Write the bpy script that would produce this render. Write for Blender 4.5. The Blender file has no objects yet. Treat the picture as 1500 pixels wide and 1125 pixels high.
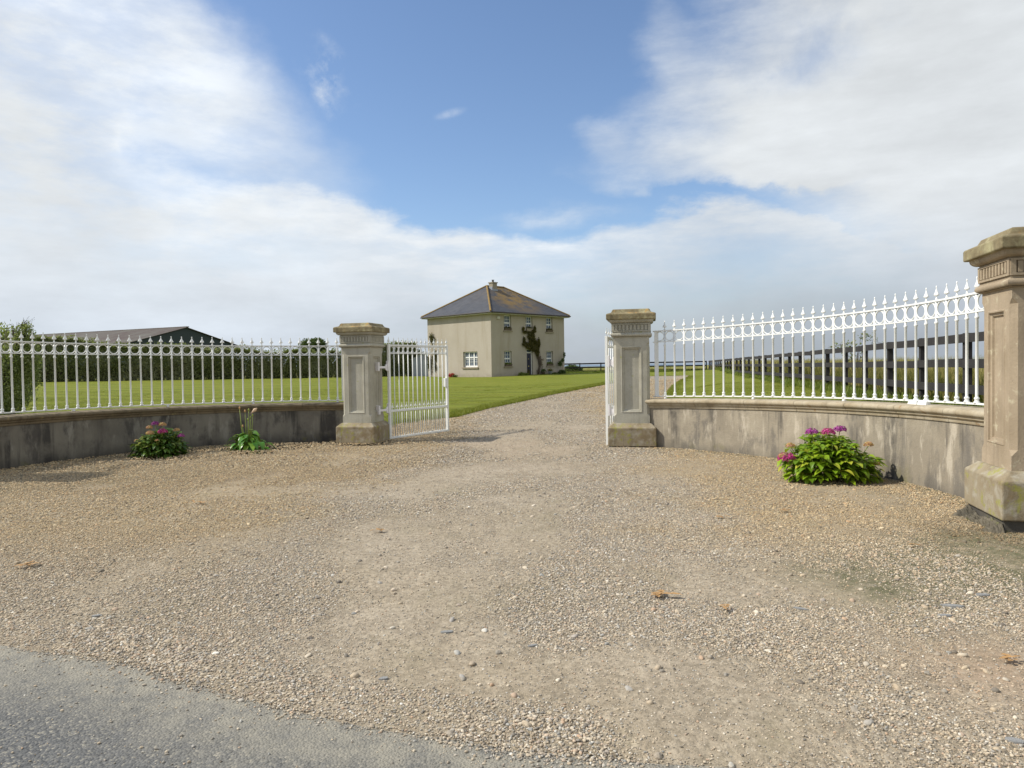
import bpy, bmesh, math, random
import numpy as np
from mathutils import Vector, Matrix
random.seed(7); rng = np.random.default_rng(11)
C = bpy.context.scene
R = math.radians
col = C.collection
F = 1050.0

# ------------------------------------------------------------------ camera
cam_d = bpy.data.cameras.new('camera'); cam = bpy.data.objects.new('camera', cam_d); col.objects.link(cam)
cam.location = (0, 0, 1.5)
cam.rotation_euler = (R(90 - 1.5), R(0.86), 0)
cam_d.sensor_width = 36; cam_d.lens = F / 1500 * 36
cam_d.clip_start = 0.1; cam_d.clip_end = 20000
C.camera = cam
C.view_settings.view_transform = 'Standard'; C.view_settings.look = 'None'
C.view_settings.exposure = 0.22; C.view_settings.gamma = 1
C.view_settings.use_curve_mapping = False

# ------------------------------------------------------------------ node helpers
class NT:
    def __init__(s, tree): s.t = tree; s.n = tree.nodes; s.l = tree.links
    def add(s, ty, **kw):
        n = s.n.new(ty)
        for k, v in kw.items(): setattr(n, k, v)
        return n
    def put(s, sock, v):
        if v is None: return
        if isinstance(v, bpy.types.NodeSocket): s.l.new(v, sock)
        else:
            if hasattr(sock.default_value, '__len__') and not hasattr(v, '__len__'): v = [v] * len(sock.default_value)
            if hasattr(v, '__len__') and len(sock.default_value) == 4 and len(v) == 3: v = (*v, 1)
            sock.default_value = v
    def math(s, op, a, b=None, c=None, clamp=False):
        n = s.add('ShaderNodeMath', operation=op, use_clamp=clamp)
        for i, v in enumerate((a, b, c)):
            if v is not None: s.put(n.inputs[i], v)
        return n.outputs[0]
    def vmath(s, op, a, b=None):
        n = s.add('ShaderNodeVectorMath', operation=op)
        s.put(n.inputs[0], a)
        if b is not None: s.put(n.inputs[1], b)
        return n.outputs[0]
    def mix(s, f, a, b, blend='MIX'):
        n = s.add('ShaderNodeMix', data_type='RGBA', blend_type=blend)
        s.put(n.inputs[0], f); s.put(n.inputs[6], a); s.put(n.inputs[7], b)
        return n.outputs[2]
    def rng(s, v, a, b, c=0.0, d=1.0, smooth=False):
        n = s.add('ShaderNodeMapRange', interpolation_type='SMOOTHSTEP' if smooth else 'LINEAR')
        for i, x in enumerate((v, a, b, c, d)): s.put(n.inputs[i], x)
        return n.outputs[0]
    def noise(s, vec, scale, detail=4, rough=.55, out=0, dist=0.0):
        n = s.add('ShaderNodeTexNoise'); s.put(n.inputs['Vector'], vec)
        n.inputs['Scale'].default_value = scale; n.inputs['Detail'].default_value = detail
        n.inputs['Roughness'].default_value = rough; n.inputs['Distortion'].default_value = dist
        return n.outputs[out]
    def voro(s, vec, scale, feature='F1', out='Distance'):
        n = s.add('ShaderNodeTexVoronoi', feature=feature); s.put(n.inputs['Vector'], vec)
        n.inputs['Scale'].default_value = scale
        return n.outputs[out]
    def mapping(s, vec, scale=(1, 1, 1), loc=(0, 0, 0), rot=(0, 0, 0), ty='POINT'):
        n = s.add('ShaderNodeMapping', vector_type=ty); s.put(n.inputs['Vector'], vec)
        n.inputs['Scale'].default_value = scale; n.inputs['Location'].default_value = loc; n.inputs['Rotation'].default_value = rot
        return n.outputs[0]
    def ramp(s, f, stops, interp='LINEAR'):
        n = s.add('ShaderNodeValToRGB'); s.put(n.inputs[0], f); cr = n.color_ramp; cr.interpolation = interp
        while len(cr.elements) < len(stops): cr.elements.new(.5)
        for e, (p, c) in zip(cr.elements, stops):
            e.position = p; e.color = (*c, 1) if hasattr(c, '__len__') else (c, c, c, 1)
        return n.outputs[0]
    def bump(s, h, strength=.5, dist=.01, normal=None):
        n = s.add('ShaderNodeBump'); s.put(n.inputs['Height'], h)
        n.inputs['Strength'].default_value = strength; n.inputs['Distance'].default_value = dist
        if normal is not None: s.put(n.inputs['Normal'], normal)
        return n.outputs[0]
    def curve(s, v, pts):
        n = s.add('ShaderNodeFloatCurve'); s.put(n.inputs['Value'], v); n.inputs['Factor'].default_value = 1
        cv = n.mapping.curves[0]
        while len(cv.points) < len(pts): cv.points.new(.5, .5)
        for p, (x, y) in zip(cv.points, sorted(pts)): p.location = (x, y); p.handle_type = 'AUTO'
        n.mapping.extend = 'HORIZONTAL'; n.mapping.update()
        return n.outputs[0]

def new_mat(name):
    m = bpy.data.materials.new(name); m.use_nodes = True
    nt = NT(m.node_tree)
    b = nt.n['Principled BSDF']
    return m, nt, b
def srgb(r, g, b):
    f = lambda c: (c / 12.92 if c <= .04045 else ((c + .055) / 1.055) ** 2.4)
    return tuple(f(c / 255) for c in (r, g, b))

# ------------------------------------------------------------------ world: sky with clouds, fixed to directions
SUN_EL, SUN_AZ = 45.0, math.atan2(-0.995, -0.02)       # azimuth from +Y
world = bpy.data.worlds.new('World'); C.world = world; world.use_nodes = True
w = NT(world.node_tree); bg = w.n['Background']
sky = w.add('ShaderNodeTexSky', sky_type='NISHITA'); sky.sun_disc = False
sky.sun_elevation = R(SUN_EL); sky.sun_rotation = SUN_AZ; sky.air_density = 1.0; sky.dust_density = .6; sky.ozone_density = 2.0
def ae(px, py):
    az = math.atan((px - 750) / F); hor = 535 - .015 * (px - 750)
    return az, math.atan((hor - py) / F * math.cos(az))
tc = w.add('ShaderNodeTexCoord').outputs['Generated']
sep = w.add('ShaderNodeSeparateXYZ'); w.put(sep.inputs[0], tc)
AZ = w.math('ARCTAN2', sep.outputs[0], sep.outputs[1])
EL = w.math('ARCSINE', w.math('MULTIPLY', sep.outputs[2], .9999))
cmb = w.add('ShaderNodeCombineXYZ'); w.put(cmb.inputs[0], AZ); w.put(cmb.inputs[1], EL)
P0 = cmb.outputs[0]
# warp for wispy edges
wn = w.noise(w.mapping(P0, (1, 1.5, 1)), 4.5, 8, .6, out=1)
wn = w.vmath('SUBTRACT', wn, (.5, .5, .5))
wsc = w.vmath('MULTIPLY', wn, (.20, .15, 0))
P1 = w.vmath('ADD', P0, wsc)
s1 = w.add('ShaderNodeSeparateXYZ'); w.put(s1.inputs[0], P1)
A1, E1 = s1.outputs[0], s1.outputs[1]
a01 = w.rng(A1, -1.0, 1.0); e01 = w.rng(E1, -.2, .8)
def fx(px): return (ae(px, 300)[0] + 1) / 2
def fy(px, py): return (ae(px, py)[1] + .2) / 1.0
top_pts = [(-400, -300), (0, -180), (110, -60), (190, 60), (250, 215), (330, 258), (420, 282), (520, 305), (600, 328), (690, 345), (790, 352), (870, 345), (950, 312), (1060, 300), (1160, 300), (1300, 330), (1500, 380), (1900, 200)]
topc = w.curve(a01, [(fx(p), fy(p, q)) for p, q in top_pts])
low = w.math('SUBTRACT', topc, e01)                         # >0 inside the lower deck
fine = w.noise(w.mapping(P0, (3.0, 8, 1), rot=(0, 0, .12)), 3.0, 8, .62)
fine_c = w.math('SUBTRACT', fine, .5)
lowd = w.rng(w.math('ADD', low, w.math('MULTIPLY', fine_c, .06)), -.012, w.rng(AZ, -.5, -.35, .06, .022), 0, 1, True)
# right-hand bank: left edge as a function of elevation
def gx(px): return (ae(px, 200)[0] + 1) / 2
right_pts = [(-300, 1150), (-60, 1100), (0, 1075), (60, 1045), (120, 990), (180, 940), (225, 900), (255, 915), (275, 990), (290, 1120), (330, 1150), (450, 1200)]
rc = w.curve(e01, [(fy(1000, q), gx(p)) for q, p in right_pts])
rd = w.math('SUBTRACT', a01, rc)
rightd = w.rng(w.math('ADD', rd, w.math('MULTIPLY', fine_c, .06)), -.045, .075, 0, 1, True)
def blob(px, py, rx, ry, rot=0, vec=None):
    a, e = ae(px, py)
    m = w.mapping(vec or P1, (rx / F, ry / F, 1), (a, e, 0), (0, 0, rot), 'TEXTURE')
    g = w.add('ShaderNodeTexGradient', gradient_type='SPHERICAL'); w.put(g.inputs[0], m)
    return g.outputs[1]
def sstep(v, a=0., b=.6, o=1.): return w.rng(v, a, b, 0, o, True)
diff = sstep(blob(300, 130, 290, 135, R(-38)), 0, .75, .72)     # thin veil on the left
diff2 = sstep(blob(160, 60, 260, 150, R(-30)), 0, .6, .7)
veil = sstep(blob(985, 75, 70, 95, R(25)), 0, .9, .45)
veil2 = sstep(blob(880, 205, 45, 60, R(60)), 0, .9, .4)
wis_n = w.rng(w.noise(w.mapping(P0, (1, 1, 1), rot=(0, 0, R(55))), 22, 8, .65), .45, .7)
wisp = w.math('MULTIPLY', sstep(blob(505, 112, 34, 50, R(20)), 0, .9, .6), wis_n)
wisp2 = w.math('MULTIPLY', sstep(blob(666, 170, 30, 8, R(14), P0), .0, .9, .5), w.rng(wis_n, 0, 1, .35, 1))
wisp3 = w.math('MULTIPLY', sstep(blob(815, 318, 130, 30, R(5)), 0, 1, .55), w.rng(fine, .35, .65, .1, 1))
d = w.math('MAXIMUM', lowd, rightd)
for q in (diff, diff2, veil, veil2, wisp, wisp2, wisp3):
    d = w.math('SUBTRACT', 1.0, w.math('MULTIPLY', w.math('SUBTRACT', 1.0, d), w.math('SUBTRACT', 1.0, q)))
# thinner cloud (blue showing through) low on the right
thin = w.math('MULTIPLY', sstep(blob(1010, 400, 380, 120, 0), 0, .9, .36), w.rng(fine, .35, .7, 1, .3))
d = w.math('MULTIPLY', d, w.math('SUBTRACT', 1.0, thin))
rip = w.noise(w.mapping(P0, (1, 2.6, 1), rot=(0, 0, R(32))), 5.5, 9, .63)
lth = w.math('MULTIPLY', sstep(blob(150, 130, 470, 270, R(-20)), 0, .6, .95), w.rng(rip, .36, .62, 1, 0, True))
d = w.math('MULTIPLY', d, w.math('SUBTRACT', 1.0, w.math('MULTIPLY', lth, .36)))
rip2 = w.noise(w.mapping(P0, (1, 4.2, 1), rot=(0, 0, R(-6))), 6.5, 9, .62)
dth = w.math('MULTIPLY', w.math('MULTIPLY', w.rng(low, .0, .12, 1, .25, True), w.rng(AZ, -.35, -.1, 0, 1, True)), w.rng(rip2, .36, .62, 1, 0, True))
d = w.math('MULTIPLY', d, w.math('SUBTRACT', 1.0, w.math('MULTIPLY', w.math('MULTIPLY', dth, .38), w.math('SUBTRACT', 1, rightd))))
hole = w.math('MULTIPLY', sstep(blob(1190, 60, 130, 60, R(15)), 0, .9, .5), w.rng(w.noise(P0, 9, 6, .6), .4, .65))
d = w.math('MULTIPLY', d, w.math('SUBTRACT', 1.0, hole), clamp=True)
big = w.noise(w.mapping(P0, (1, 1.7, 1), (3, 1, 0)), 3.2, 6, .55)
bright = w.rng(AZ, -.62, .62, 8.5, 6.35)
bright = w.math('MULTIPLY', bright, w.rng(rip2, .35, .65, .96, 1.04))
bright = w.math('MULTIPLY', bright, w.rng(big, .3, .7, .9, 1.08))
bright = w.math('MULTIPLY', bright, w.rng(fine, .3, .7, .955, 1.045))
bright = w.math('MULTIPLY', bright, w.rng(w.math('SUBTRACT', topc, e01), .0, .16, 1.10, .92, True))
bright = w.math('MULTIPLY', bright, w.math('SUBTRACT', 1.0, w.math('MULTIPLY', w.rng(EL, 0, .17, 1, 0, True), w.rng(AZ, -.55, .3, .06, .24, True))))
warm = w.rng(EL, 0, .22, 0, 1, True)
cl_low = w.mix(w.rng(AZ, -.5, .3, 0, 1, True), (.90, .99, 1.10, 1), (.80, .89, 1.0, 1))
ccol = w.mix(warm, cl_low, (.955, 1.0, 1.035, 1))
cmul = w.add('ShaderNodeVectorMath', operation='SCALE'); w.put(cmul.inputs[0], ccol); w.put(cmul.inputs['Scale'], bright)
# clear sky: Nishita, pulled slightly to the photo's hue
clear = w.mix(1.0, sky.outputs[0], (1.3, 1.36, 1.45, 1), 'MULTIPLY')
final = w.mix(d, clear, cmul.outputs[0])
below = w.rng(EL, -.02, 0, 0, 1)
w.put(bg.inputs[0], final); bg.inputs[1].default_value = 0.092

# ------------------------------------------------------------------ sun
sd = bpy.data.lights.new('sun', 'SUN'); sd.energy = 4.3; sd.angle = R(0.55); sd.color = (1, .94, .82)
so = bpy.data.objects.new('sun', sd); col.objects.link(so); so.location = (-20, 0, 30)
ldir = Vector((-math.sin(SUN_AZ) * math.cos(R(SUN_EL)), -math.cos(SUN_AZ) * math.cos(R(SUN_EL)), -math.sin(R(SUN_EL))))
so.rotation_euler = ldir.to_track_quat('-Z', 'Y').to_euler()

# ------------------------------------------------------------------ object helpers
def tag(o, label=None, cat=None, group=None, kind=None):
    if label: o['label'] = label
    if cat: o['category'] = cat
    if group: o['group'] = group
    if kind: o['kind'] = kind
    return o
def empty(name, loc=(0, 0, 0), rz=0.0, **kw):
    o = bpy.data.objects.new(name, None); col.objects.link(o); o.location = loc; o.rotation_euler = (0, 0, rz)
    o.empty_display_size = .2
    return tag(o, **kw)
def mesh_obj(name, verts, faces, mat, parent=None, smooth=False, loc=None, rot=None):
    me = bpy.data.meshes.new(name); me.from_pydata([tuple(v) for v in verts], [], faces)
    if smooth: me.polygons.foreach_set('use_smooth', [True] * len(me.polygons))
    for m in (mat if isinstance(mat, (list, tuple)) else [mat]): me.materials.append(m)
    me.update()
    o = bpy.data.objects.new(name, me); col.objects.link(o)
    if parent: o.parent = parent
    if loc: o.location = loc
    if rot: o.rotation_euler = rot
    return o
class MB:
    """collects shapes into one mesh"""
    def __init__(s): s.v = []; s.f = []
    def raw(s, vs, fs):
        b = len(s.v); s.v += [tuple(v) for v in vs]; s.f += [tuple(b + i for i in f) for f in fs]; return s
    def box(s, x0, x1, y0, y1, z0, z1, M=None):
        vs = [Vector((x, y, z)) for z in (z0, z1) for y in (y0, y1) for x in (x0, x1)]
        if M: vs = [M @ v for v in vs]
        return s.raw(vs, [(0, 2, 3, 1), (4, 5, 7, 6), (0, 1, 5, 4), (2, 6, 7, 3), (0, 4, 6, 2), (1, 3, 7, 5)])
    def lathe(s, prof, n=10, M=None, sx=1., sy=1.):
        vs = []; fs = []
        for r, z in prof:
            for i in range(n):
                a = 2 * math.pi * i / n; v = Vector((r * math.cos(a) * sx, r * math.sin(a) * sy, z)); vs.append(M @ v if M else v)
        for j in range(len(prof) - 1):
            for i in range(n):
                k = (i + 1) % n; fs.append((j * n + i, j * n + k, (j + 1) * n + k, (j + 1) * n + i))
        fs.append(tuple(range(n))[::-1]); fs.append(tuple((len(prof) - 1) * n + i for i in range(n)))
        return s.raw(vs, fs)
    def tube(s, pts, r, n=6, r1=None):
        pts = [Vector(p) for p in pts]; vs = []; fs = []; m = len(pts); r1 = r if r1 is None else r1
        for j, p in enumerate(pts):
            t = (pts[min(j + 1, m - 1)] - pts[max(j - 1, 0)]).normalized()
            a = t.orthogonal().normalized() if abs(t.z) > .9 else t.cross(Vector((0, 0, 1))).normalized()
            b = t.cross(a); rr = r + (r1 - r) * j / max(1, m - 1)
            for i in range(n):
                q = 2 * math.pi * i / n; vs.append(p + (a * math.cos(q) + b * math.sin(q)) * rr)
        for j in range(m - 1):
            for i in range(n):
                k = (i + 1) % n; fs.append((j * n + i, j * n + k, (j + 1) * n + k, (j + 1) * n + i))
        fs.append(tuple(range(n))[::-1]); fs.append(tuple((m - 1) * n + i for i in range(n)))
        return s.raw(vs, fs)
    def sqloops(s, prof, cap=True):
        """prof: list of (halfwidth, z); square section solid"""
        b = len(s.v)
        for h, z in prof: s.v += [(-h, -h, z), (h, -h, z), (h, h, z), (-h, h, z)]
        for j in range(len(prof) - 1):
            for i in range(4):
                k = (i + 1) % 4; s.f.append((b + j * 4 + i, b + j * 4 + k, b + j * 4 + 4 + k, b + j * 4 + 4 + i))
        if cap: s.f.append((b, b + 3, b + 2, b + 1)); q = b + 4 * (len(prof) - 1); s.f.append((q, q + 1, q + 2, q + 3))
        return s
    def build(s, name, mat, parent=None, smooth=False, bevel=0, loc=None, rot=None, auto=False):
        o = mesh_obj(name, s.v, s.f, mat, parent, smooth, loc, rot)
        if auto:
            o.data.polygons.foreach_set('use_smooth', [True] * len(o.data.polygons)); 
            try: o.data.set_sharp_from_angle(angle=R(40))
            except Exception: pass
        if bevel:
            m = o.modifiers.new('bevel', 'BEVEL'); m.width = bevel; m.segments = 2; m.limit_method = 'ANGLE'; m.angle_limit = R(40)
        return o
def dup(o, parent=None):
    c = o.copy(); col.objects.link(c)
    if parent: c.parent = parent
    return c

# value noise for terrain / masks
_perm = rng.permutation(512)
def vnoise(x, y, seed=0):
    x = np.asarray(x, float); y = np.asarray(y, float)
    xi = np.floor(x).astype(int); yi = np.floor(y).astype(int); xf = x - xi; yf = y - yi
    u = xf * xf * (3 - 2 * xf); v = yf * yf * (3 - 2 * yf)
    def h(a, b): return _perm[(_perm[(a + seed * 37) & 511] + b) & 511] / 511.0
    return (h(xi, yi) * (1 - u) + h(xi + 1, yi) * u) * (1 - v) + (h(xi, yi + 1) * (1 - u) + h(xi + 1, yi + 1) * u) * v
def fbm(x, y, oct=4, seed=0):
    s = 0; a = .5; t = 0
    for i in range(oct): s = s + a * vnoise(x * 2 ** i + 17.3 * i, y * 2 ** i - 9.1 * i, seed + i); t += a; a *= .5
    return s / t
def sst(a, b, x):
    t = np.clip((np.asarray(x, float) - a) / (b - a), 0, 1); return t * t * (3 - 2 * t)

# ------------------------------------------------------------------ layout curves
def circle3(a, b, c):
    ax, ay = a; bx, by = b; cx, cy = c
    d = 2 * (ax * (by - cy) + bx * (cy - ay) + cx * (ay - by))
    ux = ((ax * ax + ay * ay) * (by - cy) + (bx * bx + by * by) * (cy - ay) + (cx * cx + cy * cy) * (ay - by)) / d
    uy = ((ax * ax + ay * ay) * (cx - bx) + (bx * bx + by * by) * (ax - cx) + (cx * cx + cy * cy) * (bx - ax)) / d
    return ux, uy, math.hypot(ax - ux, ay - uy)
class Arc:
    """s = arc length from the gate end (picket 0) outwards; n = normal towards the forecourt"""
    def __init__(s, g, m, o):
        s.cx, s.cy, s.r = circle3(g, m, o)
        s.a0 = math.atan2(g[1] - s.cy, g[0] - s.cx); a1 = math.atan2(o[1] - s.cy, o[0] - s.cx)
        s.sg = 1 if a1 > s.a0 else -1; s.L = abs(a1 - s.a0) * s.r
    def p(s, t, off=0.):
        a = s.a0 + s.sg * t / s.r; rr = s.r - off
        return Vector((s.cx + rr * math.cos(a), s.cy + rr * math.sin(a), 0))
    def ang(s, t):  # direction of travel
        a = s.a0 + s.sg * t / s.r; return a + s.sg * math.pi / 2
arcR = Arc((2.66, 12.47), (4.21, 10.52), (4.79, 7.39))
arcL = Arc((-3.66, 15.0), (-6.54, 13.85), (-8.05, 11.29))

xb_y = [-5, 0, 5, 7.4, 9.3, 10.5, 12.1, 12.9, 16, 22, 30, 37, 44, 48, 51, 60]
xb_x = [6, 6, 5.3, 4.95, 4.8, 4.4, 3.5, 3.1, 3.9, 4.9, 6.5, 8.3, 10.4, 11.8, 12.6, 14]
xl_y = [15.2, 17, 19, 20.3, 21, 23.7, 29.2, 35, 40, 45, 49]
xl_x = [-3.75, -3.6, -3.2, -2.4, -1.85, -1.13, .85, 3.1, 5.1, 7.3, 9.2]
def zt(x, y):
    x = np.asarray(x, float); y = np.asarray(y, float)
    z = -.11 * np.clip((2 - x) / 6, 0, 1) * sst(5, 14, y) * (1 - .6 * sst(-5, -9, x))
    z = z + .06 * sst(2.5, 5, x) * sst(9, 5, y)
    z = z + .64 * sst(14, 66, y) - .3 * sst(62, 80, y)
    z = z + .12 * sst(-15, -45, x) * sst(30, 60, y)
    xb = np.interp(y, xb_y, xb_x)
    z = z + .47 * sst(0.05, 2.6, x - xb) * sst(46, 20, y) + .2 * sst(0, 6, x - xb) * sst(20, 46, y) * sst(80, 60, y)
    return z
def zt1(x, y): return float(zt(x, y))

# ------------------------------------------------------------------ materials
def stone_mat(name, base, dark, lich=None, lich_amt=.5, streak=0., pit=.5, lo=None, lo_amt=0, scale=1.):
    m, n, b = new_mat(name)
    tc = n.add('ShaderNodeTexCoord').outputs['Object']
    v = n.mapping(tc, (scale, scale, scale))
    a = n.noise(v, 2.2, 7, .62); bb = n.noise(v, 45, 4, .6)
    c = n.mix(n.rng(a, .35, .68, 0, 1, True), base, dark)
    c = n.mix(n.rng(bb, .3, .7, 0, .5), c, tuple(x * .72 for x in base), 'MIX')
    if streak:
        st = n.noise(n.mapping(tc, (5, 5, .45)), 1.6, 6, .62)
        c = n.mix(n.rng(st, .5, .72, 0, streak, True), c, tuple(x * .38 for x in dark))
    if lo:
        ln = n.noise(v, 5, 6, .65, dist=.5)
        c = n.mix(n.rng(ln, .45, .7, 0, lo_amt, True), c, lo)
    if lich:
        ln = n.noise(n.mapping(v, loc=(3, 7, 1)), 9, 6, .65)
        c = n.mix(n.rng(ln, .62 - .25 * lich_amt, .74 - .2 * lich_amt, 0, .85, True), c, lich)
    pt = n.voro(v, 38); ptm = n.rng(pt, .05, .16, 0, 1, True)
    pm = n.rng(n.noise(v, 13, 3), .55, .62, 0, pit)
    c = n.mix(n.math('MULTIPLY', n.math('SUBTRACT', 1, ptm), pm), c, tuple(x * .25 for x in base))
    n.put(b.inputs['Base Color'], c); b.inputs['Roughness'].default_value = .92
    h = n.math('ADD', n.math('MULTIPLY', n.noise(v, 60, 5, .7), .6), n.math('MULTIPLY', n.noise(v, 9, 4), 1.0))
    n.put(b.inputs['Normal'], n.bump(h, .5, .012))
    return m
M = {}
M['stone'] = stone_mat('gate stone', (.46, .44, .365), (.33, .31, .24), (.30, .31, .10), .0, .25, .9)
M['stone_sunlit'] = stone_mat('sunlit tinted stone', (.40, .32, .225), (.28, .22, .145), (.48, .43, .30), .25, .35, .8)  # warmer copy for the sunlit pillar, the sun's tan put into the colour
M['cap'] = stone_mat('cap stone', (.27, .225, .13), (.14, .105, .05), (.42, .23, .05), .20, .35, .6, (.38, .35, .20), .9)
M['plinth'] = stone_mat('plinth stone', (.31, .26, .175), (.19, .135, .065), (.27, .26, .05), .35, .45, .6, (.38, .35, .28), .8)
M['foot'] = stone_mat('foot stone', (.10, .09, .07), (.05, .045, .04), (.15, .15, .05), .1, .2, .4)
M['haunch'] = stone_mat('crumbled mortar', (.14, .12, .085), (.05, .045, .032), (.14, .14, .05), .2, .2, .9, (.25, .22, .16), .45)
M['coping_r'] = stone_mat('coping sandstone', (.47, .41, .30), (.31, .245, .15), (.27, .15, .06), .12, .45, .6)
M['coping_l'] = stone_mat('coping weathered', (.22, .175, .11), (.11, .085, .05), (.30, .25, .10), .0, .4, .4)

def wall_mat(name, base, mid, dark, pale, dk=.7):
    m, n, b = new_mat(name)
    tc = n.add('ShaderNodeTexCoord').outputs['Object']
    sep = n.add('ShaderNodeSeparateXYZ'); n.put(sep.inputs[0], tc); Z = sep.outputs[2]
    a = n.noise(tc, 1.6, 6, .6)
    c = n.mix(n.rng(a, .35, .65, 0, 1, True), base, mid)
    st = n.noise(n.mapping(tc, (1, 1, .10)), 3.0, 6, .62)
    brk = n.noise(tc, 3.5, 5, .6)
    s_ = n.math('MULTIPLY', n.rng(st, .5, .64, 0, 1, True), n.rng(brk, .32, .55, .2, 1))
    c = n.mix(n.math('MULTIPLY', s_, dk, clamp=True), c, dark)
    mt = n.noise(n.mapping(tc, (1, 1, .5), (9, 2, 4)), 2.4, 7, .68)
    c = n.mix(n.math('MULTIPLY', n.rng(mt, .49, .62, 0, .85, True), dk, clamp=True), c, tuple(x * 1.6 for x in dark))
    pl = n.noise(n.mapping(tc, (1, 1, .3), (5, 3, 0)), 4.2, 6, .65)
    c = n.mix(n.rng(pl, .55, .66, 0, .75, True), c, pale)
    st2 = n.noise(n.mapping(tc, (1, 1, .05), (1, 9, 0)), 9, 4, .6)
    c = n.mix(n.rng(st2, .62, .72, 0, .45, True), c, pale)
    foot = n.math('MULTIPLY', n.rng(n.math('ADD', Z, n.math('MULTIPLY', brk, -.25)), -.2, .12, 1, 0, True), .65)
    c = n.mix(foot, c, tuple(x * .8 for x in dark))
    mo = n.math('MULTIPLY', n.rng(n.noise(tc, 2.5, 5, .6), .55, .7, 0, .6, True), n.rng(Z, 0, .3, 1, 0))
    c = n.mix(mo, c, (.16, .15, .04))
    n.put(b.inputs['Base Color'], c); b.inputs['Roughness'].default_value = .93
    h = n.math('ADD', n.noise(tc, 50, 5, .7), n.math('MULTIPLY', n.noise(tc, 7, 5), 1.5))
    n.put(b.inputs['Normal'], n.bump(h, .55, .012))
    return m
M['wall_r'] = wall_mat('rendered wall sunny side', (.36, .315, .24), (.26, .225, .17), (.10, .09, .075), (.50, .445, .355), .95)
M['wall_l'] = wall_mat('rendered wall stained and shade darkened', (.21, .195, .16), (.145, .132, .108), (.035, .032, .03), (.29, .275, .235), .85)  # darker copy of the render: stains, plus the wall's shade in the colour

def paint_mat(name, c, rough=.38):
    m, n, b = new_mat(name)
    tc = n.add('ShaderNodeTexCoord').outputs['Object']
    a = n.noise(tc, 6, 5, .6)
    cc = n.mix(n.rng(a, .35, .75, 0, .3, True), c, tuple(x * .70 for x in c))
    n.put(b.inputs['Base Color'], n.mix(n.rng(n.noise(n.mapping(tc, (1, 1, .4), (2, 5, 1)), 28, 4, .7), .66, .76, 0, .6, True), cc, (.33, .24, .15)))
    b.inputs['Roughness'].default_value = rough
    n.put(b.inputs['Normal'], n.bump(n.noise(tc, 60, 3), .12, .003))
    return m
M['white'] = paint_mat('white enamel', (.80, .81, .79))
M['hinge'] = paint_mat('white hinge enamel', (.78, .76, .77), .45)
M['pvc'] = paint_mat('white window frame', (.78, .78, .76), .3)

# gravel sheet
def gravel_mat():
    m, n, b = new_mat('gravel')
    g = n.add('ShaderNodeTexCoord').outputs['Object']
    bare = n.add('ShaderNodeAttribute', attribute_name='bare').outputs['Fac']
    moss = n.add('ShaderNodeAttribute', attribute_name='moss').outputs['Fac']
    warm_ = n.add('ShaderNodeAttribute', attribute_name='clay').outputs['Fac']
    vc = n.add('ShaderNodeTexVoronoi', feature='F1'); n.put(vc.inputs['Vector'], g); vc.inputs['Scale'].default_value = 62
    vr = n.add('ShaderNodeSeparateColor'); n.put(vr.inputs[0], vc.outputs['Color'])
    v2 = n.add('ShaderNodeTexVoronoi', feature='F1'); n.put(v2.inputs['Vector'], g); v2.inputs['Scale'].default_value = 27
    vr2 = n.add('ShaderNodeSeparateColor'); n.put(vr2.inputs[0], v2.outputs['Color'])
    stops = [(0, (.05, .04, .03)), (.18, (.13, .105, .075)), (.4, (.32, .26, .175)), (.6, (.44, .36, .245)), (.78, (.24, .235, .215)), (.9, (.52, .455, .34)), (1, (.68, .63, .52))]
    c1 = n.ramp(vr.outputs[0], stops); c2 = n.ramp(vr2.outputs[1], stops)
    c = n.mix(n.rng(n.noise(g, 2.5, 4), .4, .6, .25, .75), c1, c2)
    fines = n.mix(n.rng(n.noise(g, 3, 6, .7), .3, .7), (.47, .395, .295), (.36, .30, .22))
    fines = n.mix(n.rng(n.noise(g, 160, 3, .7), .35, .7, 0, .5), fines, (.17, .145, .11))
    fines = n.mix(warm_, fines, (.37, .27, .185))
    c = n.mix(n.rng(bare, .0, 1, .35, .95), c, fines)
    big = n.noise(g, .55, 5, .6)
    c = n.mix(n.rng(big, .3, .7, 0, .35, True), c, (.27, .205, .11))
    gold = n.add('ShaderNodeAttribute', attribute_name='gold').outputs['Fac']
    c = n.mix(n.math('MULTIPLY', gold, .42), c, (.36, .26, .125))
    c = n.mix(n.rng(n.noise(g, 26, 4, .75), .42, .62, 0, .5, True), c, (.13, .105, .07))
    c = n.mix(n.rng(n.noise(n.mapping(g, loc=(4, 4, 0)), 17, 4, .75), .52, .68, 0, .45, True), c, (.52, .45, .34))
    for sc_, lo_, hi_, cc_, lc in ((5.5, .5, .66, (.16, .13, .09), 1), (7, .54, .7, (.50, .43, .32), 2), (1.4, .5, .72, (.20, .175, .10), 3)):
        c = n.mix(n.rng(n.noise(n.mapping(g, (1, .55, 1), (lc * 3, lc, 0), (0, 0, R(-18))), sc_, 7, .72), lo_, hi_, 0, .42, True), c, cc_)
    c = n.mix(n.math('MULTIPLY', moss, n.rng(n.noise(g, 8, 5, .7), .3, .6)), c, (.11, .105, .05))
    n.put(b.inputs['Base Color'], c); b.inputs['Roughness'].default_value = .95
    dd = n.math('ADD', n.math('MULTIPLY', vc.outputs['Distance'], -.5), n.math('MULTIPLY', v2.outputs['Distance'], -.9))
    h = n.math('MULTIPLY', dd, n.rng(bare, 0, 1, 1, .25))
    h = n.math('ADD', h, n.math('MULTIPLY', n.noise(g, 120, 3, .7), .2))
    n.put(b.inputs['Normal'], n.bump(h, 1.0, .02))
    return m
M['gravel'] = gravel_mat()
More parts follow.
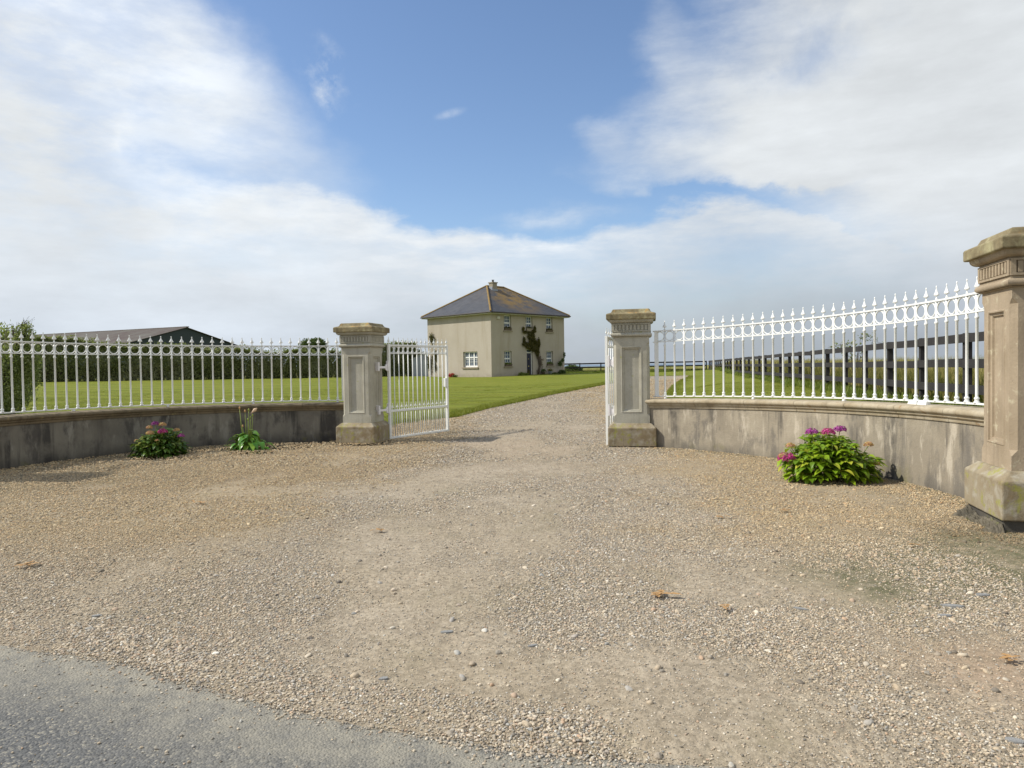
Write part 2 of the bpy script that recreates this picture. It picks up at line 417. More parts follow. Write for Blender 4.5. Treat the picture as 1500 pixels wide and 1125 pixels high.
def pebble_mat():
    m, n, b = new_mat('pebble')
    r = n.add('ShaderNodeObjectInfo').outputs['Random']
    c = n.ramp(r, [(0, (.10, .085, .07)), (.12, (.25, .235, .205)), (.3, (.38, .305, .215)), (.5, (.49, .405, .29)), (.64, (.58, .50, .38)), (.76, (.33, .32, .30)), (.84, (.47, .315, .20)), (.9, (.66, .60, .49)), (.96, (.23, .24, .235)), (1, (.85, .81, .72))])
    tc = n.add('ShaderNodeTexCoord').outputs['Object']
    c = n.mix(n.rng(n.noise(tc, 3, 4), .35, .7, 0, .45), c, (.30, .25, .185))
    loc = n.add('ShaderNodeObjectInfo').outputs['Location']; sp = n.add('ShaderNodeSeparateXYZ'); n.put(sp.inputs[0], loc)
    off = n.math('ABSOLUTE', n.math('SUBTRACT', sp.outputs[0], n.rng(sp.outputs[1], 2, 14, -.6, .5)))
    off = n.math('ADD', off, n.rng(n.noise(loc, .9, 4), .3, .7, -.9, .9))
    gf = n.math('MULTIPLY', n.rng(off, .9, 2.8, 0, 1, True), n.rng(sp.outputs[1], 4.2, 7.0, .15, .85, True))
    c = n.mix(gf, c, (1.03, .91, .67), 'MULTIPLY')
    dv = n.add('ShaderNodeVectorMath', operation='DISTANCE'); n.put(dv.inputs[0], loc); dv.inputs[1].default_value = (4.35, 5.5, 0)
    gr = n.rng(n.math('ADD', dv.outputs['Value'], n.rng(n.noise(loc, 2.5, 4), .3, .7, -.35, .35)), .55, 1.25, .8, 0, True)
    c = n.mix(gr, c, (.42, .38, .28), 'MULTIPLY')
    n.put(b.inputs['Base Color'], c); b.inputs['Roughness'].default_value = .8
    return m
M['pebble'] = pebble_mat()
def asphalt_mat():
    m, n, b = new_mat('asphalt')
    g = n.add('ShaderNodeTexCoord').outputs['Object']
    dust = n.add('ShaderNodeAttribute', attribute_name='dust').outputs['Fac']
    v = n.add('ShaderNodeTexVoronoi', feature='F1'); n.put(v.inputs['Vector'], g); v.inputs['Scale'].default_value = 95
    vr = n.add('ShaderNodeSeparateColor'); n.put(vr.inputs[0], v.outputs['Color'])
    c = n.ramp(vr.outputs[0], [(0, (.04, .042, .045)), (.5, (.10, .103, .104)), (.8, (.16, .156, .145)), (.93, (.27, .25, .20)), (1, (.42, .38, .30))])
    c = n.mix(n.rng(n.noise(g, 200, 3, .7), .35, .65, 0, .6), c, (.075, .08, .08))
    c = n.mix(n.rng(n.noise(g, 1.2, 5), .3, .7, 0, .3), c, (.17, .168, .16))
    c = n.mix(n.rng(n.noise(g, 4, 6, .7), .52, .7, 0, .5, True), c, (.065, .067, .07))
    dm = n.math('MULTIPLY', dust, n.rng(n.noise(g, 7, 6, .7), .25, .6))
    c = n.mix(dm, c, (.27, .25, .20))
    n.put(b.inputs['Base Color'], c); b.inputs['Roughness'].default_value = .88
    h = n.math('ADD', n.math('MULTIPLY', v.outputs['Distance'], -.8), n.math('MULTIPLY', n.noise(g, 25, 4), .5))
    n.put(b.inputs['Normal'], n.bump(h, .8, .008))
    return m
M['asphalt'] = asphalt_mat()
def lawn_mat(name, c1, c2, c3, stripes=0.):
    m, n, b = new_mat(name)
    g = n.add('ShaderNodeTexCoord').outputs['Object']
    a = n.noise(g, .5, 6, .65); f = n.noise(n.mapping(g, (1, .35, 1)), 14, 5, .7)
    c = n.mix(n.rng(a, .35, .65, 0, 1, True), c1, c2)
    c = n.mix(n.rng(f, .3, .7, 0, .7), c, c3)
    if stripes:
        wv = n.add('ShaderNodeTexWave', wave_type='BANDS', bands_direction='X'); n.put(wv.inputs['Vector'], n.mapping(g, rot=(0, 0, R(-62))))
        wv.inputs['Scale'].default_value = .17; wv.inputs['Distortion'].default_value = 1.2; wv.inputs['Detail'].default_value = 2
        c = n.mix(n.math('MULTIPLY', wv.outputs['Fac'], stripes), c, tuple(min(1, x * 1.5) for x in c1))
    y = n.rng(n.noise(g, 1.7, 5, .7), .56, .72, 0, .45, True)
    c = n.mix(y, c, (.24, .22, .06))
    n.put(b.inputs['Base Color'], c); b.inputs['Roughness'].default_value = .9
    b.inputs['Specular IOR Level'].default_value = .2
    n.put(b.inputs['Normal'], n.bump(n.math('ADD', n.noise(g, 40, 4, .7), n.math('MULTIPLY', n.noise(g, 6, 4), .8)), .9, .05))
    return m
M['lawn'] = lawn_mat('lawn', (.15, .175, .016), (.21, .21, .026), (.085, .115, .010), .5)
M['field'] = lawn_mat('field', (.24, .22, .06), (.19, .20, .05), (.15, .16, .035))
M['soil'] = stone_mat('soil', (.16, .11, .07), (.09, .06, .035), None, 0, 0, .2)
def leaf_mat(name, stops, rough=.5, trans=.25, noise_s=1.2, alt=None):
    m, n, b = new_mat(name)
    ge = n.add('ShaderNodeNewGeometry').outputs['Random Per Island']
    g = n.add('ShaderNodeTexCoord').outputs['Object']
    c = n.ramp(ge, stops)
    if alt: c = n.mix(n.rng(n.noise(g, noise_s, 4, .6), .42, .62, 0, .8, True), c, alt)
    n.put(b.inputs['Base Color'], c); b.inputs['Roughness'].default_value = rough
    b.inputs['Specular IOR Level'].default_value = .35
    t = n.add('ShaderNodeBsdfTranslucent'); n.put(t.inputs[0], n.mix(.5, c, (.25, .35, .02)))
    mx = n.add('ShaderNodeMixShader'); mx.inputs[0].default_value = trans
    n.l.new(b.outputs[0], mx.inputs[1]); n.l.new(t.outputs[0], mx.inputs[2])
    n.l.new(mx.outputs[0], n.n['Material Output'].inputs[0])
    return m
M['hedge'] = leaf_mat('hedge foliage', [(0, (.06, .075, .025)), (.5, (.17, .19, .065)), (1, (.32, .34, .15))], .65, .4, .45, (.31, .31, .18))
M['dark_tree'] = leaf_mat('dark tree foliage', [(0, (.03, .055, .014)), (1, (.08, .12, .025))], .6, .2)
M['shrub'] = leaf_mat('loose shrub foliage', [(0, (.10, .13, .05)), (.6, (.24, .27, .11)), (1, (.40, .42, .22))], .6, .5)
M['hyd'] = leaf_mat('hydrangea leaf', [(0, (.10, .19, .010)), (.5, (.20, .33, .015)), (.85, (.30, .42, .02)), (1, (.48, .46, .06))], .42, .3)
M['hyd_dark'] = leaf_mat('hydrangea dark leaf', [(0, (.03, .075, .012)), (.5, (.07, .14, .02)), (.85, (.11, .19, .03)), (1, (.22, .24, .04))], .42, .25)
M['lily'] = leaf_mat('lily leaf', [(0, (.05, .15, .02)), (.6, (.10, .25, .03)), (1, (.22, .36, .05))], .3, .25)
M['climber'] = leaf_mat('climber foliage', [(0, (.05, .05, .012)), (.6, (.09, .08, .02)), (1, (.16, .12, .025))], .7, .15)
M['magenta'] = leaf_mat('magenta florets', [(0, (.35, .025, .14)), (.6, (.50, .04, .22)), (1, (.62, .12, .34))], .6, .2)
M['purple'] = leaf_mat('purple florets', [(0, (.25, .025, .20)), (.6, (.38, .05, .30)), (1, (.5, .12, .42))], .6, .2)
M['faded'] = leaf_mat('faded florets', [(0, (.50, .30, .12)), (.5, (.60, .42, .15)), (.8, (.6, .22, .22)), (1, (.5, .5, .12))], .6, .2)
M['stem'] = leaf_mat('stem', [(0, (.20, .26, .04)), (1, (.26, .32, .07))], .6, 0)
M['petal'] = leaf_mat('withered spathe', [(0, (.75, .5, .33)), (1, (.8, .62, .45))], .6, .2)
M['blade'] = leaf_mat('grass blades', [(0, (.11, .145, .012)), (.5, (.18, .205, .018)), (1, (.27, .26, .035))], .6, .3)
M['tall'] = leaf_mat('tall grass', [(0, (.17, .18, .04)), (.5, (.32, .27, .09)), (1, (.48, .38, .16))], .7, .3)
M['weed'] = leaf_mat('weeds', [(0, (.10, .15, .02)), (1, (.22, .25, .045))], .6, .3)
M['bark'] = stone_mat('bark', (.11, .085, .06), (.05, .04, .03), None, 0, .4, .2)
M['twig'] = stone_mat('twig', (.20, .15, .10), (.12, .09, .06), None, 0, 0, .2)
M['fence'] = stone_mat('dark stained timber', (.030, .027, .028), (.018, .016, .016), None, 0, .3, .1)

def simple(name, c, rough=.6, metal=0, ns=4, var=.3, bump=.2):
    m, n, b = new_mat(name); g = n.add('ShaderNodeTexCoord').outputs['Object']
    n.put(b.inputs['Base Color'], n.mix(n.rng(n.noise(g, ns, 5, .65), .3, .7, 0, var), c, tuple(x * .5 for x in c)))
    b.inputs['Roughness'].default_value = rough; b.inputs['Metallic'].default_value = metal
    n.put(b.inputs['Normal'], n.bump(n.noise(g, ns * 8, 4), bump, .01)); return m
M['door'] = simple('navy door', (.006, .008, .035), .35, var=.1, bump=.05)
M['glass_dark'] = simple('window glass', (.10, .14, .20), .08, var=.5, ns=1.2, bump=.02)
M['brass'] = simple('brass', (.6, .5, .2), .4, .6)
M['sill'] = simple('stone sill', (.30, .255, .185), .9)
M['fascia'] = simple('cream fascia', (.55, .53, .45), .6)
M['chim'] = simple('chimney render', (.32, .28, .21), .9)
M['lead'] = simple('lead flashing', (.30, .33, .38), .5)
M['pot'] = simple('chimney pot', (.06, .05, .05), .7)
M['shed'] = simple('shed metal', (.32, .35, .41), .5, var=.2)
M['shed_roof'] = simple('shed roof metal', (.45, .48, .53), .45, var=.2)
M['planter'] = simple('planter box', (.12, .09, .06), .8)
M['slate_bit'] = simple('slate chip', (.30, .30, .29), .75, ns=30, var=.6, bump=.6)
M['dry'] = simple('dead leaf', (.40, .235, .095), .8, ns=20)
M['red'] = leaf_mat('red flowers', [(0, (.35, .02, .03)), (1, (.5, .04, .05))], .6, .2)
def render_mat():
    m, n, b = new_mat('house render'); g = n.add('ShaderNodeTexCoord').outputs['Object']
    c = n.mix(n.rng(n.noise(g, .55, 6, .6), .3, .7), (.44, .40, .34), (.37, .33, .27))
    st = n.noise(n.mapping(g, (1, 1, .12)), 1.6, 6, .65)
    c = n.mix(n.rng(st, .5, .7, 0, .4, True), c, (.29, .24, .17))
    c = n.mix(n.rng(n.noise(g, 9, 5, .7), .3, .7, 0, .3), c, (.36, .30, .22))
    s = n.add('ShaderNodeSeparateXYZ'); n.put(s.inputs[0], g)
    c = n.mix(n.math('MULTIPLY', n.rng(s.outputs[2], 0, .5, 1, 0, True), n.rng(n.noise(g, 3, 4), .3, .6, 0, .45)), c, (.20, .165, .12))
    n.put(b.inputs['Base Color'], c); b.inputs['Roughness'].default_value = .95
    n.put(b.inputs['Normal'], n.bump(n.noise(g, 22, 5, .75), .7, .03)); return m
M['render'] = render_mat()
def slate_mat():
    m, n, b = new_mat('roof slate'); g = n.add('ShaderNodeTexCoord').outputs['Object']
    br = n.add('ShaderNodeTexBrick'); s = n.add('ShaderNodeSeparateXYZ'); n.put(s.inputs[0], g)
    cm = n.add('ShaderNodeCombineXYZ'); n.put(cm.inputs[0], n.math('ADD', s.outputs[0], s.outputs[1])); n.put(cm.inputs[1], n.math('MULTIPLY', s.outputs[2], 2.0))
    n.put(br.inputs['Vector'], cm.outputs[0]); br.inputs['Scale'].default_value = 1.0
    br.inputs['Brick Width'].default_value = .3; br.inputs['Row Height'].default_value = .22; br.inputs['Mortar Size'].default_value = .012
    br.inputs['Color1'].default_value = (.075, .082, .10, 1); br.inputs['Color2'].default_value = (.05, .055, .07, 1); br.inputs['Mortar'].default_value = (.04, .04, .05, 1)
    c = n.mix(n.rng(n.noise(g, .7, 5), .3, .7, 0, .35), br.outputs['Color'], (.11, .11, .11))
    # orange lichen running down from the hips and the chimney
    lich = n.noise(n.mapping(g, (1, 1, .6)), 1.1, 7, .7)
    d1 = n.vmath('DISTANCE', g, (3.6, 2.6, 7.6))
    dist = n.add('ShaderNodeVectorMath', operation='DISTANCE'); n.put(dist.inputs[0], g); dist.inputs[1].default_value = (4.3, 2.6, 6.7)
    near = n.rng(dist.outputs['Value'], 1.4, 4.0, 1, 0, True)
    fr = n.rng(n.math('SUBTRACT', s.outputs[0], s.outputs[1]), -.1, .5, .15, 1)
    k = n.math('MULTIPLY', n.math('MULTIPLY', near, fr), n.rng(lich, .35, .6, 0, 1, True))
    k = n.math('MULTIPLY', k, n.rng(n.noise(g, 9, 5, .7), .3, .6, .4, 1))
    c = n.mix(n.math('MULTIPLY', k, .75, clamp=True), c, (.28, .17, .03))
    n.put(b.inputs['Base Color'], c); b.inputs['Roughness'].default_value = .8; b.inputs['Specular IOR Level'].default_value = .25
    n.put(b.inputs['Normal'], n.bump(br.outputs['Fac'], -.4, .02)); return m
M['slate'] = slate_mat()
M['ridge'] = stone_mat('lichened ridge tile', (.26, .17, .05), (.18, .13, .06), (.40, .22, .04), .4, 0, .2)
def corr_mat():
    m, n, b = new_mat('corrugated barn roof'); g = n.add('ShaderNodeTexCoord').outputs['Object']
    st = n.noise(n.mapping(g, (2.5, .08, 1)), 1.0, 5, .7)
    c = n.mix(n.rng(n.noise(g, .25, 6, .7), .35, .65), n.mix(n.rng(st, .35, .65), (.08, .048, .04), (.11, .088, .076)), (.145, .138, .115))
    n.put(b.inputs['Base Color'], c); b.inputs['Roughness'].default_value = .7; return m
M['corr'] = corr_mat()
M['barn_dark'] = simple('dark green cladding', (.018, .035, .04), .6, var=.2, ns=1)
def sea_mat():
    m, n, b = new_mat('sea'); g = n.add('ShaderNodeTexCoord').outputs['Object']
    b.inputs['Base Color'].default_value = (.12, .17, .22, 1); b.inputs['Roughness'].default_value = .35
    n.put(b.inputs['Normal'], n.bump(n.noise(g, .3, 4), .3, .5)); return m
M['sea'] = sea_mat()

# ------------------------------------------------------------------ ground sheets
def grid_sheet(name, xs, ys, zfun, mat, attrs=None, smooth=True):
    X, Y = np.meshgrid(xs, ys); Z = zfun(X, Y); nx, ny = len(xs), len(ys)
    V = np.stack([X, Y, Z], -1).reshape(-1, 3)
    idx = np.arange(nx * ny).reshape(ny, nx)
    Fq = np.stack([idx[:-1, :-1], idx[:-1, 1:], idx[1:, 1:], idx[1:, :-1]], -1).reshape(-1, 4)
    return np_mesh(name, V, Fq, mat, attrs and {k: f(X, Y).ravel() for k, f in attrs.items()}, smooth)
def np_mesh(name, V, Fq, mat, attrs=None, smooth=False, parent=None):
    me = bpy.data.meshes.new(name); k = Fq.shape[1]
    me.vertices.add(len(V)); me.vertices.foreach_set('co', np.ascontiguousarray(V, np.float32).ravel())
    me.loops.add(Fq.size); me.loops.foreach_set('vertex_index', np.ascontiguousarray(Fq, np.int32).ravel())
    me.polygons.add(len(Fq)); me.polygons.foreach_set('loop_start', np.arange(0, Fq.size, k, dtype=np.int32))
    me.polygons.foreach_set('loop_total', np.full(len(Fq), k, np.int32))
    if smooth: me.polygons.foreach_set('use_smooth', np.ones(len(Fq), bool))
    if attrs:
        for a, v in attrs.items():
            at = me.attributes.new(a, 'FLOAT', 'POINT'); at.data.foreach_set('value', np.asarray(v, np.float32))
    me.materials.append(mat); me.update(calc_edges=True); me.validate()
    o = bpy.data.objects.new(name, me); col.objects.link(o)
    if parent: o.parent = parent
    return o
def gp(px, py, z=0.):
    """pixel of the photo -> point on the ground (used once, to read off real positions)"""
    D = F * (1.5 - z) / (py - (535 - .015 * (px - 750))); return (px - 750) / F * D, D
edge_pts = [(-40, 11.5), (-20, 8.2), (-6, 4.75), (-2.72, 3.83), (-1.92, 3.55), (-1.27, 3.2), (-.64, 2.95), (.03, 2.73), (.38, 2.65), (3, 2.1), (8, 1.0), (30, -4)]
ex = np.array([p[0] for p in edge_pts]); ey = np.array([p[1] for p in edge_pts])
def road_edge(x): return np.interp(x, ex, ey) + .10 * (fbm(np.asarray(x) * 2.2, np.asarray(x) * 0 + 3., 4, 5) - .5)
bare_spots = [(590, 830, .35, 1.3, .9), (640, 950, .4, .8, .7), (800, 1000, .8, .45, .9), (560, 780, .4, 1.6, .7), (1440, 985, .5, .6, 1.), (1180, 880, .7, .4, .5), (700, 700, .8, 3, .6), (780, 640, 1.0, 4, .6), (350, 800, .5, 1.6, .5), (960, 1010, .6, .3, .6), (200, 760, .8, 1.2, .35), (1060, 1090, .5, .25, .7), (1300, 860, .5, .5, .6), (700, 870, .35, .7, .5)]
bare_w = [(*gp(a, b), c, d, e) for a, b, c, d, e in bare_spots]
def bare_f(x, y):
    s = 0.
    for cx, cy, rx, ry, a in bare_w: s = s + a * np.exp(-(((x - cx) / rx) ** 2 + ((y - cy) / ry) ** 2))
    n = fbm(x * 1.1, y * .8, 5, 21)
    # wheel tracks up the drive
    cx = np.interp(y, [2, 8, 14, 22, 30, 40, 50], [-.8, -.4, 0.3, 1.4, 3.6, 6.6, 10.]) 
    for o in (-.85, .8): s = s + .30 * np.exp(-((x - cx - o) / .28) ** 2) * sst(3, 7, y)
    return np.clip((s * 1.05 + (n - .5) * 2.6) + .05, 0, 1)
def moss_f(x, y):
    s = 0.
    for px, py, r, a in ((1330, 850, .55, .7), (1480, 830, .8, 1.6), (1230, 850, .35, .5), (60, 700, 1.2, .7), (250, 690, .9, .35), (1300, 875, .3, .7)):
        cx, cy = gp(px, py); s = s + a * np.exp(-(((x - cx) ** 2 + (y - cy) ** 2) / r ** 2))
    # foot of the walls
    for a, on in ((arcR, (x > 2.3) & (y > 5.5)), (arcL, (x < -2.8) & (y > 9))):
        dd = a.r - np.hypot(x - a.cx, y - a.cy); s = s + .7 * np.exp(-((dd - .2) / .16) ** 2) * on
    return np.clip(s * (.4 + 1.2 * fbm(x * 3, y * 3, 4, 9)), 0, 1)
def clay_f(x, y):
    s = 0.
    for px, py, r, a in ((1440, 985, .5, 1.), (1270, 770, .6, .6), (1400, 790, .5, .6), (700, 660, 2.2, .4), (90, 720, 1.5, .3), (330, 690, 1.2, .4)):
        cx, cy = gp(px, py); s = s + a * np.exp(-(((x - cx) ** 2 + (y - cy) ** 2) / r ** 2))
    return np.clip(s, 0, 1)
def gold_f(x, y):
    c = np.interp(y, [2, 8, 14, 22, 30, 40, 50], [-.6, -.4, 0.3, 1.4, 3.6, 6.6, 10.])
    return np.clip(sst(1.2, 3.0, np.abs(x - c) + (fbm(x * .9, y * .9, 4, 61) - .5) * 2.2) * (.35 + .9 * fbm(x * 2, y * 2, 4, 62)) * (.2 + .8 * sst(4.2, 7, y)), 0, 1)
def zgrav(x, y):
    und = (fbm(x * .8, y * .8, 3, 2) - .5) * .05 + (fbm(x * 5, y * 5, 3, 4) - .5) * .016
    cx = np.interp(y, [2, 8, 14, 22, 30, 40, 50], [-.8, -.4, 0.3, 1.4, 3.6, 6.6, 10.])
    rut = -.005 * (np.exp(-((x - cx + .85) / .3) ** 2) + np.exp(-((x - cx - .8) / .3) ** 2))
    near = sst(0.1, 1.6, y - road_edge(x))
    e = y - road_edge(x)
    return zt(x, y) - .004 + .024 * sst(0, .3, e) + (und + rut) * near * .55 + .02 * near - .16 * sst(13.6, 15.5, y) * (sst(.12, .6, np.interp(y, xl_y, xl_x) - x) + sst(.12, .6, x - np.interp(y, xb_y, xb_x)))
# gravel near part follows the road edge
nu = 560; uu = np.linspace(-13, 9, nu)
vv = np.concatenate([np.linspace(0, 1, 150) ** 1.5 * 11])
Xg = np.repeat(uu[None], len(vv), 0); Yg = vv[:, None] + road_edge(uu)[None]
Yg = Yg[:1] + (Yg - Yg[:1]) * ((14.2 - Yg[:1]) / 11)
idx = np.arange(Xg.size).reshape(Xg.shape)
Fq = np.stack([idx[:-1, :-1], idx[:-1, 1:], idx[1:, 1:], idx[1:, :-1]], -1).reshape(-1, 4)
Vn = np.stack([Xg, Yg, zgrav(Xg, Yg)], -1).reshape(-1, 3)
xs2 = np.linspace(-13, 9, nu); ys2 = np.concatenate([np.linspace(14.2, 24, 60)])
X2, Y2 = np.meshgrid(xs2, ys2); i2 = np.arange(X2.size).reshape(X2.shape) + len(Vn)
F2 = np.stack([i2[:-1, :-1], i2[:-1, 1:], i2[1:, 1:], i2[1:, :-1]], -1).reshape(-1, 4)
X3, Y3 = np.meshgrid(np.linspace(-6, 26, 130), np.linspace(24, 56, 90)); i3 = np.arange(X3.size).reshape(X3.shape) + len(Vn) + X2.size
F3 = np.stack([i3[:-1, :-1], i3[:-1, 1:], i3[1:, 1:], i3[1:, :-1]], -1).reshape(-1, 4)
AX = np.concatenate([Xg.ravel(), X2.ravel(), X3.ravel()]); AY = np.concatenate([Yg.ravel(), Y2.ravel(), Y3.ravel()])
VG = np.stack([AX, AY, np.concatenate([Vn[:, 2], zgrav(X2, Y2).ravel(), zgrav(X3, Y3).ravel()])], -1)
gravel = np_mesh('gravel_driveway', VG, np.concatenate([Fq, F2, F3]), M['gravel'], {'gold': gold_f(AX, AY), 'bare': bare_f(AX, AY), 'moss': moss_f(AX, AY), 'clay': clay_f(AX, AY)}, True)
tag(gravel, kind='structure')

ua = np.linspace(-40, 30, 500); va = np.linspace(0, 1, 60) ** 1.6
Xa = np.repeat(ua[None], 60, 0); Ya = (road_edge(ua) + .12)[None] - va[:, None] * 12
ia = np.arange(Xa.size).reshape(Xa.shape); Fa = np.stack([ia[:-1, :-1], ia[1:, :-1], ia[1:, 1:], ia[:-1, 1:]], -1).reshape(-1, 4)
Za = Ya * 0 - .012 * sst(0.0, .12, Ya - road_edge(Xa)) - .006 * sst(0, -3, Ya - road_edge(Xa))
dustv = np.clip(sst(-.75, 0, Ya - road_edge(Xa)) + .5 * sst(.2, 1.6, Xa), 0, 1)
road = np_mesh('asphalt_road', np.stack([Xa, Ya, Za], -1).reshape(-1, 3), Fa, M['asphalt'], {'dust': dustv.ravel()}, True)
tag(road, kind='structure')

# base terrain out to the horizon
def zfield(x, y):
    z = zt(np.clip(x, -60, 40), np.clip(y, 0, 100)) - .22
    z = z + .22 * sst(79, 84, y) + .55 * sst(85, 150, y) * sst(-60, -10, x) + .1 * (fbm(x * .2, y * .2, 3, 8) - .5) * sst(85, 100, y)
    z = z + .35 * sst(18, 32, x) * sst(80, 60, y)
    z = z - 14 * sst(165, 420, y)
    return z
xs = np.concatenate([np.linspace(-3000, -130, 12), np.linspace(-120, 120, 161), np.linspace(130, 3000, 12)])
ys = np.concatenate([np.linspace(-60, -2, 10), np.linspace(0, 170, 171), np.linspace(180, 430, 20)])
terrain = grid_sheet('field', xs, ys, zfield, M['field']); tag(terrain, kind='structure')
sea = mesh_obj('sea', [(-9000, 300, -9.0), (9000, 300, -9.0), (9000, 12000, -9.0), (-9000, 12000, -9.0)], [(0, 1, 2, 3)], M['sea']); tag(sea, kind='structure')

# lawns with a real cut edge
def lawn(name, ys, xe, side, far, mat):
    """xe(y) edge; side=-1: lawn lies to the left"""
    rows = []; nx = 90
    t = np.concatenate([[-.16, -.03, .06], .06 + (np.linspace(0, 1, nx) ** 1.8)[1:] * far])
    xe_ = xe + .42 * (fbm(ys * 1.3, ys * 0 + side, 5, 31) - .5) * sst(13, 16, ys)
    X = xe_[:, None] + side * t[None]; Y = np.repeat(ys[:, None], len(t), 1)
    Z = zt(X, Y) + .075 + (fbm(X * .7, Y * .7, 3, 12) - .5) * .05
    Z[:, 0] = Z[:, 0] - .14; Z[:, 1] -= .02
    idx = np.arange(X.size).reshape(X.shape)
    q = [idx[:-1, :-1], idx[:-1, 1:], idx[1:, 1:], idx[1:, :-1]]
    if side < 0: q = q[::-1]
    Fq = np.stack(q, -1)
    V = np.stack([X, Y, Z], -1).reshape(-1, 3)
    o = np_mesh(name, V, Fq.reshape(-1, 4), mat, None, True)
    o.data.materials.append(M['soil'])
    mi = np.zeros(Fq.shape[:2], np.int32); mi[:, 0] = 1; o.data.polygons.foreach_set('material_index', mi.ravel())
    return tag(o, kind='structure')
ysl = np.linspace(15.35, 49.4, 180)
lawn('lawn', ysl, np.interp(ysl, xl_y, xl_x), -1, 75, M['lawn'])
ysr = np.linspace(13.2, 50.5, 150)
lawn('lawn', ysr, np.interp(ysr, xb_y, xb_x), 1, 45, M['lawn'])
# between the outer side of the walls and the straight rows above
ysr2 = np.linspace(5.9, 13.2, 50)
lawn('verge', ysr2, np.interp(ysr2, xb_y, xb_x), 1, 30, M['lawn'])
ysl2 = np.linspace(10.3, 15.35, 60)
xsl2 = np.array([arcL.cx - math.sqrt(max(0, (arcL.r + .02) ** 2 - (y - arcL.cy) ** 2)) for y in ysl2])
xtop = np.where(ysl2 > arcL.cy, xsl2, -arcL.r + arcL.cx); lawn('verge', ysl2, np.where(ysl2 > 14.85, -3.75, xtop), -1, 70, M['lawn'])
far_l = grid_sheet('lawn', np.linspace(-80, 45, 200), np.linspace(51.8, 80, 60), lambda x, y: zt(x, y) + .055 + (fbm(x * .7, y * .7, 3, 12) - .5) * .05, M['lawn']); tag(far_l, kind='structure')
mid_l = grid_sheet('lawn', np.linspace(-80, 8.6, 120), np.linspace(49.4, 51.8, 10), lambda x, y: zt(x, y) + .055 + (fbm(x * .7, y * .7, 3, 12) - .5) * .05, M['lawn']); tag(mid_l, kind='structure')
mid_r = grid_sheet('lawn', np.linspace(12.7, 57, 60), np.linspace(50.5, 51.8, 6), lambda x, y: zt(x, y) + .055 + (fbm(x * .7, y * .7, 3, 12) - .5) * .05, M['lawn']); tag(mid_r, kind='structure')

# ------------------------------------------------------------------ instanced stuff (pebbles, grass)
def scatter(name, pts, rots, scl, sources, label, cat):
    me = bpy.data.meshes.new(name); me.vertices.add(len(pts)); me.vertices.foreach_set('co', np.asarray(pts, np.float32).ravel())
    a = me.attributes.new('rot', 'FLOAT_VECTOR', 'POINT'); a.data.foreach_set('vector', np.asarray(rots, np.float32).ravel())
    a = me.attributes.new('scl', 'FLOAT_VECTOR', 'POINT'); a.data.foreach_set('vector', np.asarray(scl, np.float32).ravel())
    for s in sources: me.materials.append(s.data.materials[0])
    me.update(); o = bpy.data.objects.new(name, me); col.objects.link(o)
    g = bpy.data.node_groups.new(name + '_nodes', 'GeometryNodeTree')
    g.interface.new_socket('Geometry', in_out='INPUT', socket_type='NodeSocketGeometry'); g.interface.new_socket('Geometry', in_out='OUTPUT', socket_type='NodeSocketGeometry')
    N = g.nodes; L = g.links; gi = N.new('NodeGroupInput'); go = N.new('NodeGroupOutput')
    iop = N.new('GeometryNodeInstanceOnPoints'); ci = N.new('GeometryNodeCollectionInfo')
    cc = bpy.data.collections.new(name + '_kinds')
    for s in sources: cc.objects.link(s)
    ci.inputs['Collection'].default_value = cc; ci.inputs['Separate Children'].default_value = True; ci.inputs['Reset Children'].default_value = True
    iop.inputs['Pick Instance'].default_value = True
    rv = N.new('FunctionNodeRandomValue'); rv.data_type = 'INT'; rv.inputs[4].default_value = 0; rv.inputs[5].default_value = len(sources) - 1
    L.new(rv.outputs[2], iop.inputs['Instance Index'])
    ar = N.new('GeometryNodeInputNamedAttribute'); ar.data_type = 'FLOAT_VECTOR'; ar.inputs[0].default_value = 'rot'
    asx = N.new('GeometryNodeInputNamedAttribute'); asx.data_type = 'FLOAT_VECTOR'; asx.inputs[0].default_value = 'scl'
    L.new(gi.outputs[0], iop.inputs['Points']); L.new(ci.outputs[0], iop.inputs['Instance'])
    L.new(ar.outputs[0], iop.inputs['Rotation']); L.new(asx.outputs[0], iop.inputs['Scale']); L.new(iop.outputs[0], go.inputs[0])
    m = o.modifiers.new('scatter', 'NODES'); m.node_group = g
    return tag(o, label, cat, kind='stuff')
def pebble_src(i):
    bm = bmesh.new(); bmesh.ops.create_icosphere(bm, subdivisions=2, radius=.5)
    sx, sy, sz = random.uniform(.9, 1.25), random.uniform(.65, .95), random.uniform(.42, .7)
    ph = [random.uniform(0, 6) for _ in range(3)]
    for v in bm.verts:
        n_ = 1 + .16 * math.sin(3.1 * v.co.x * 2 + ph[0]) * math.cos(5 * v.co.y + ph[1]) + random.uniform(-.05, .05)
        v.co = Vector((v.co.x * sx * n_, v.co.y * sy * n_, v.co.z * sz * n_))
    me = bpy.data.meshes.new('pebble_kind'); bm.to_mesh(me); bm.free(); me.materials.append(M['pebble'])
    me.polygons.foreach_set('use_smooth', [i % 3 != 0] * len(me.polygons))
    return bpy.data.objects.new('pebble_kind', me)
P = []; S = []
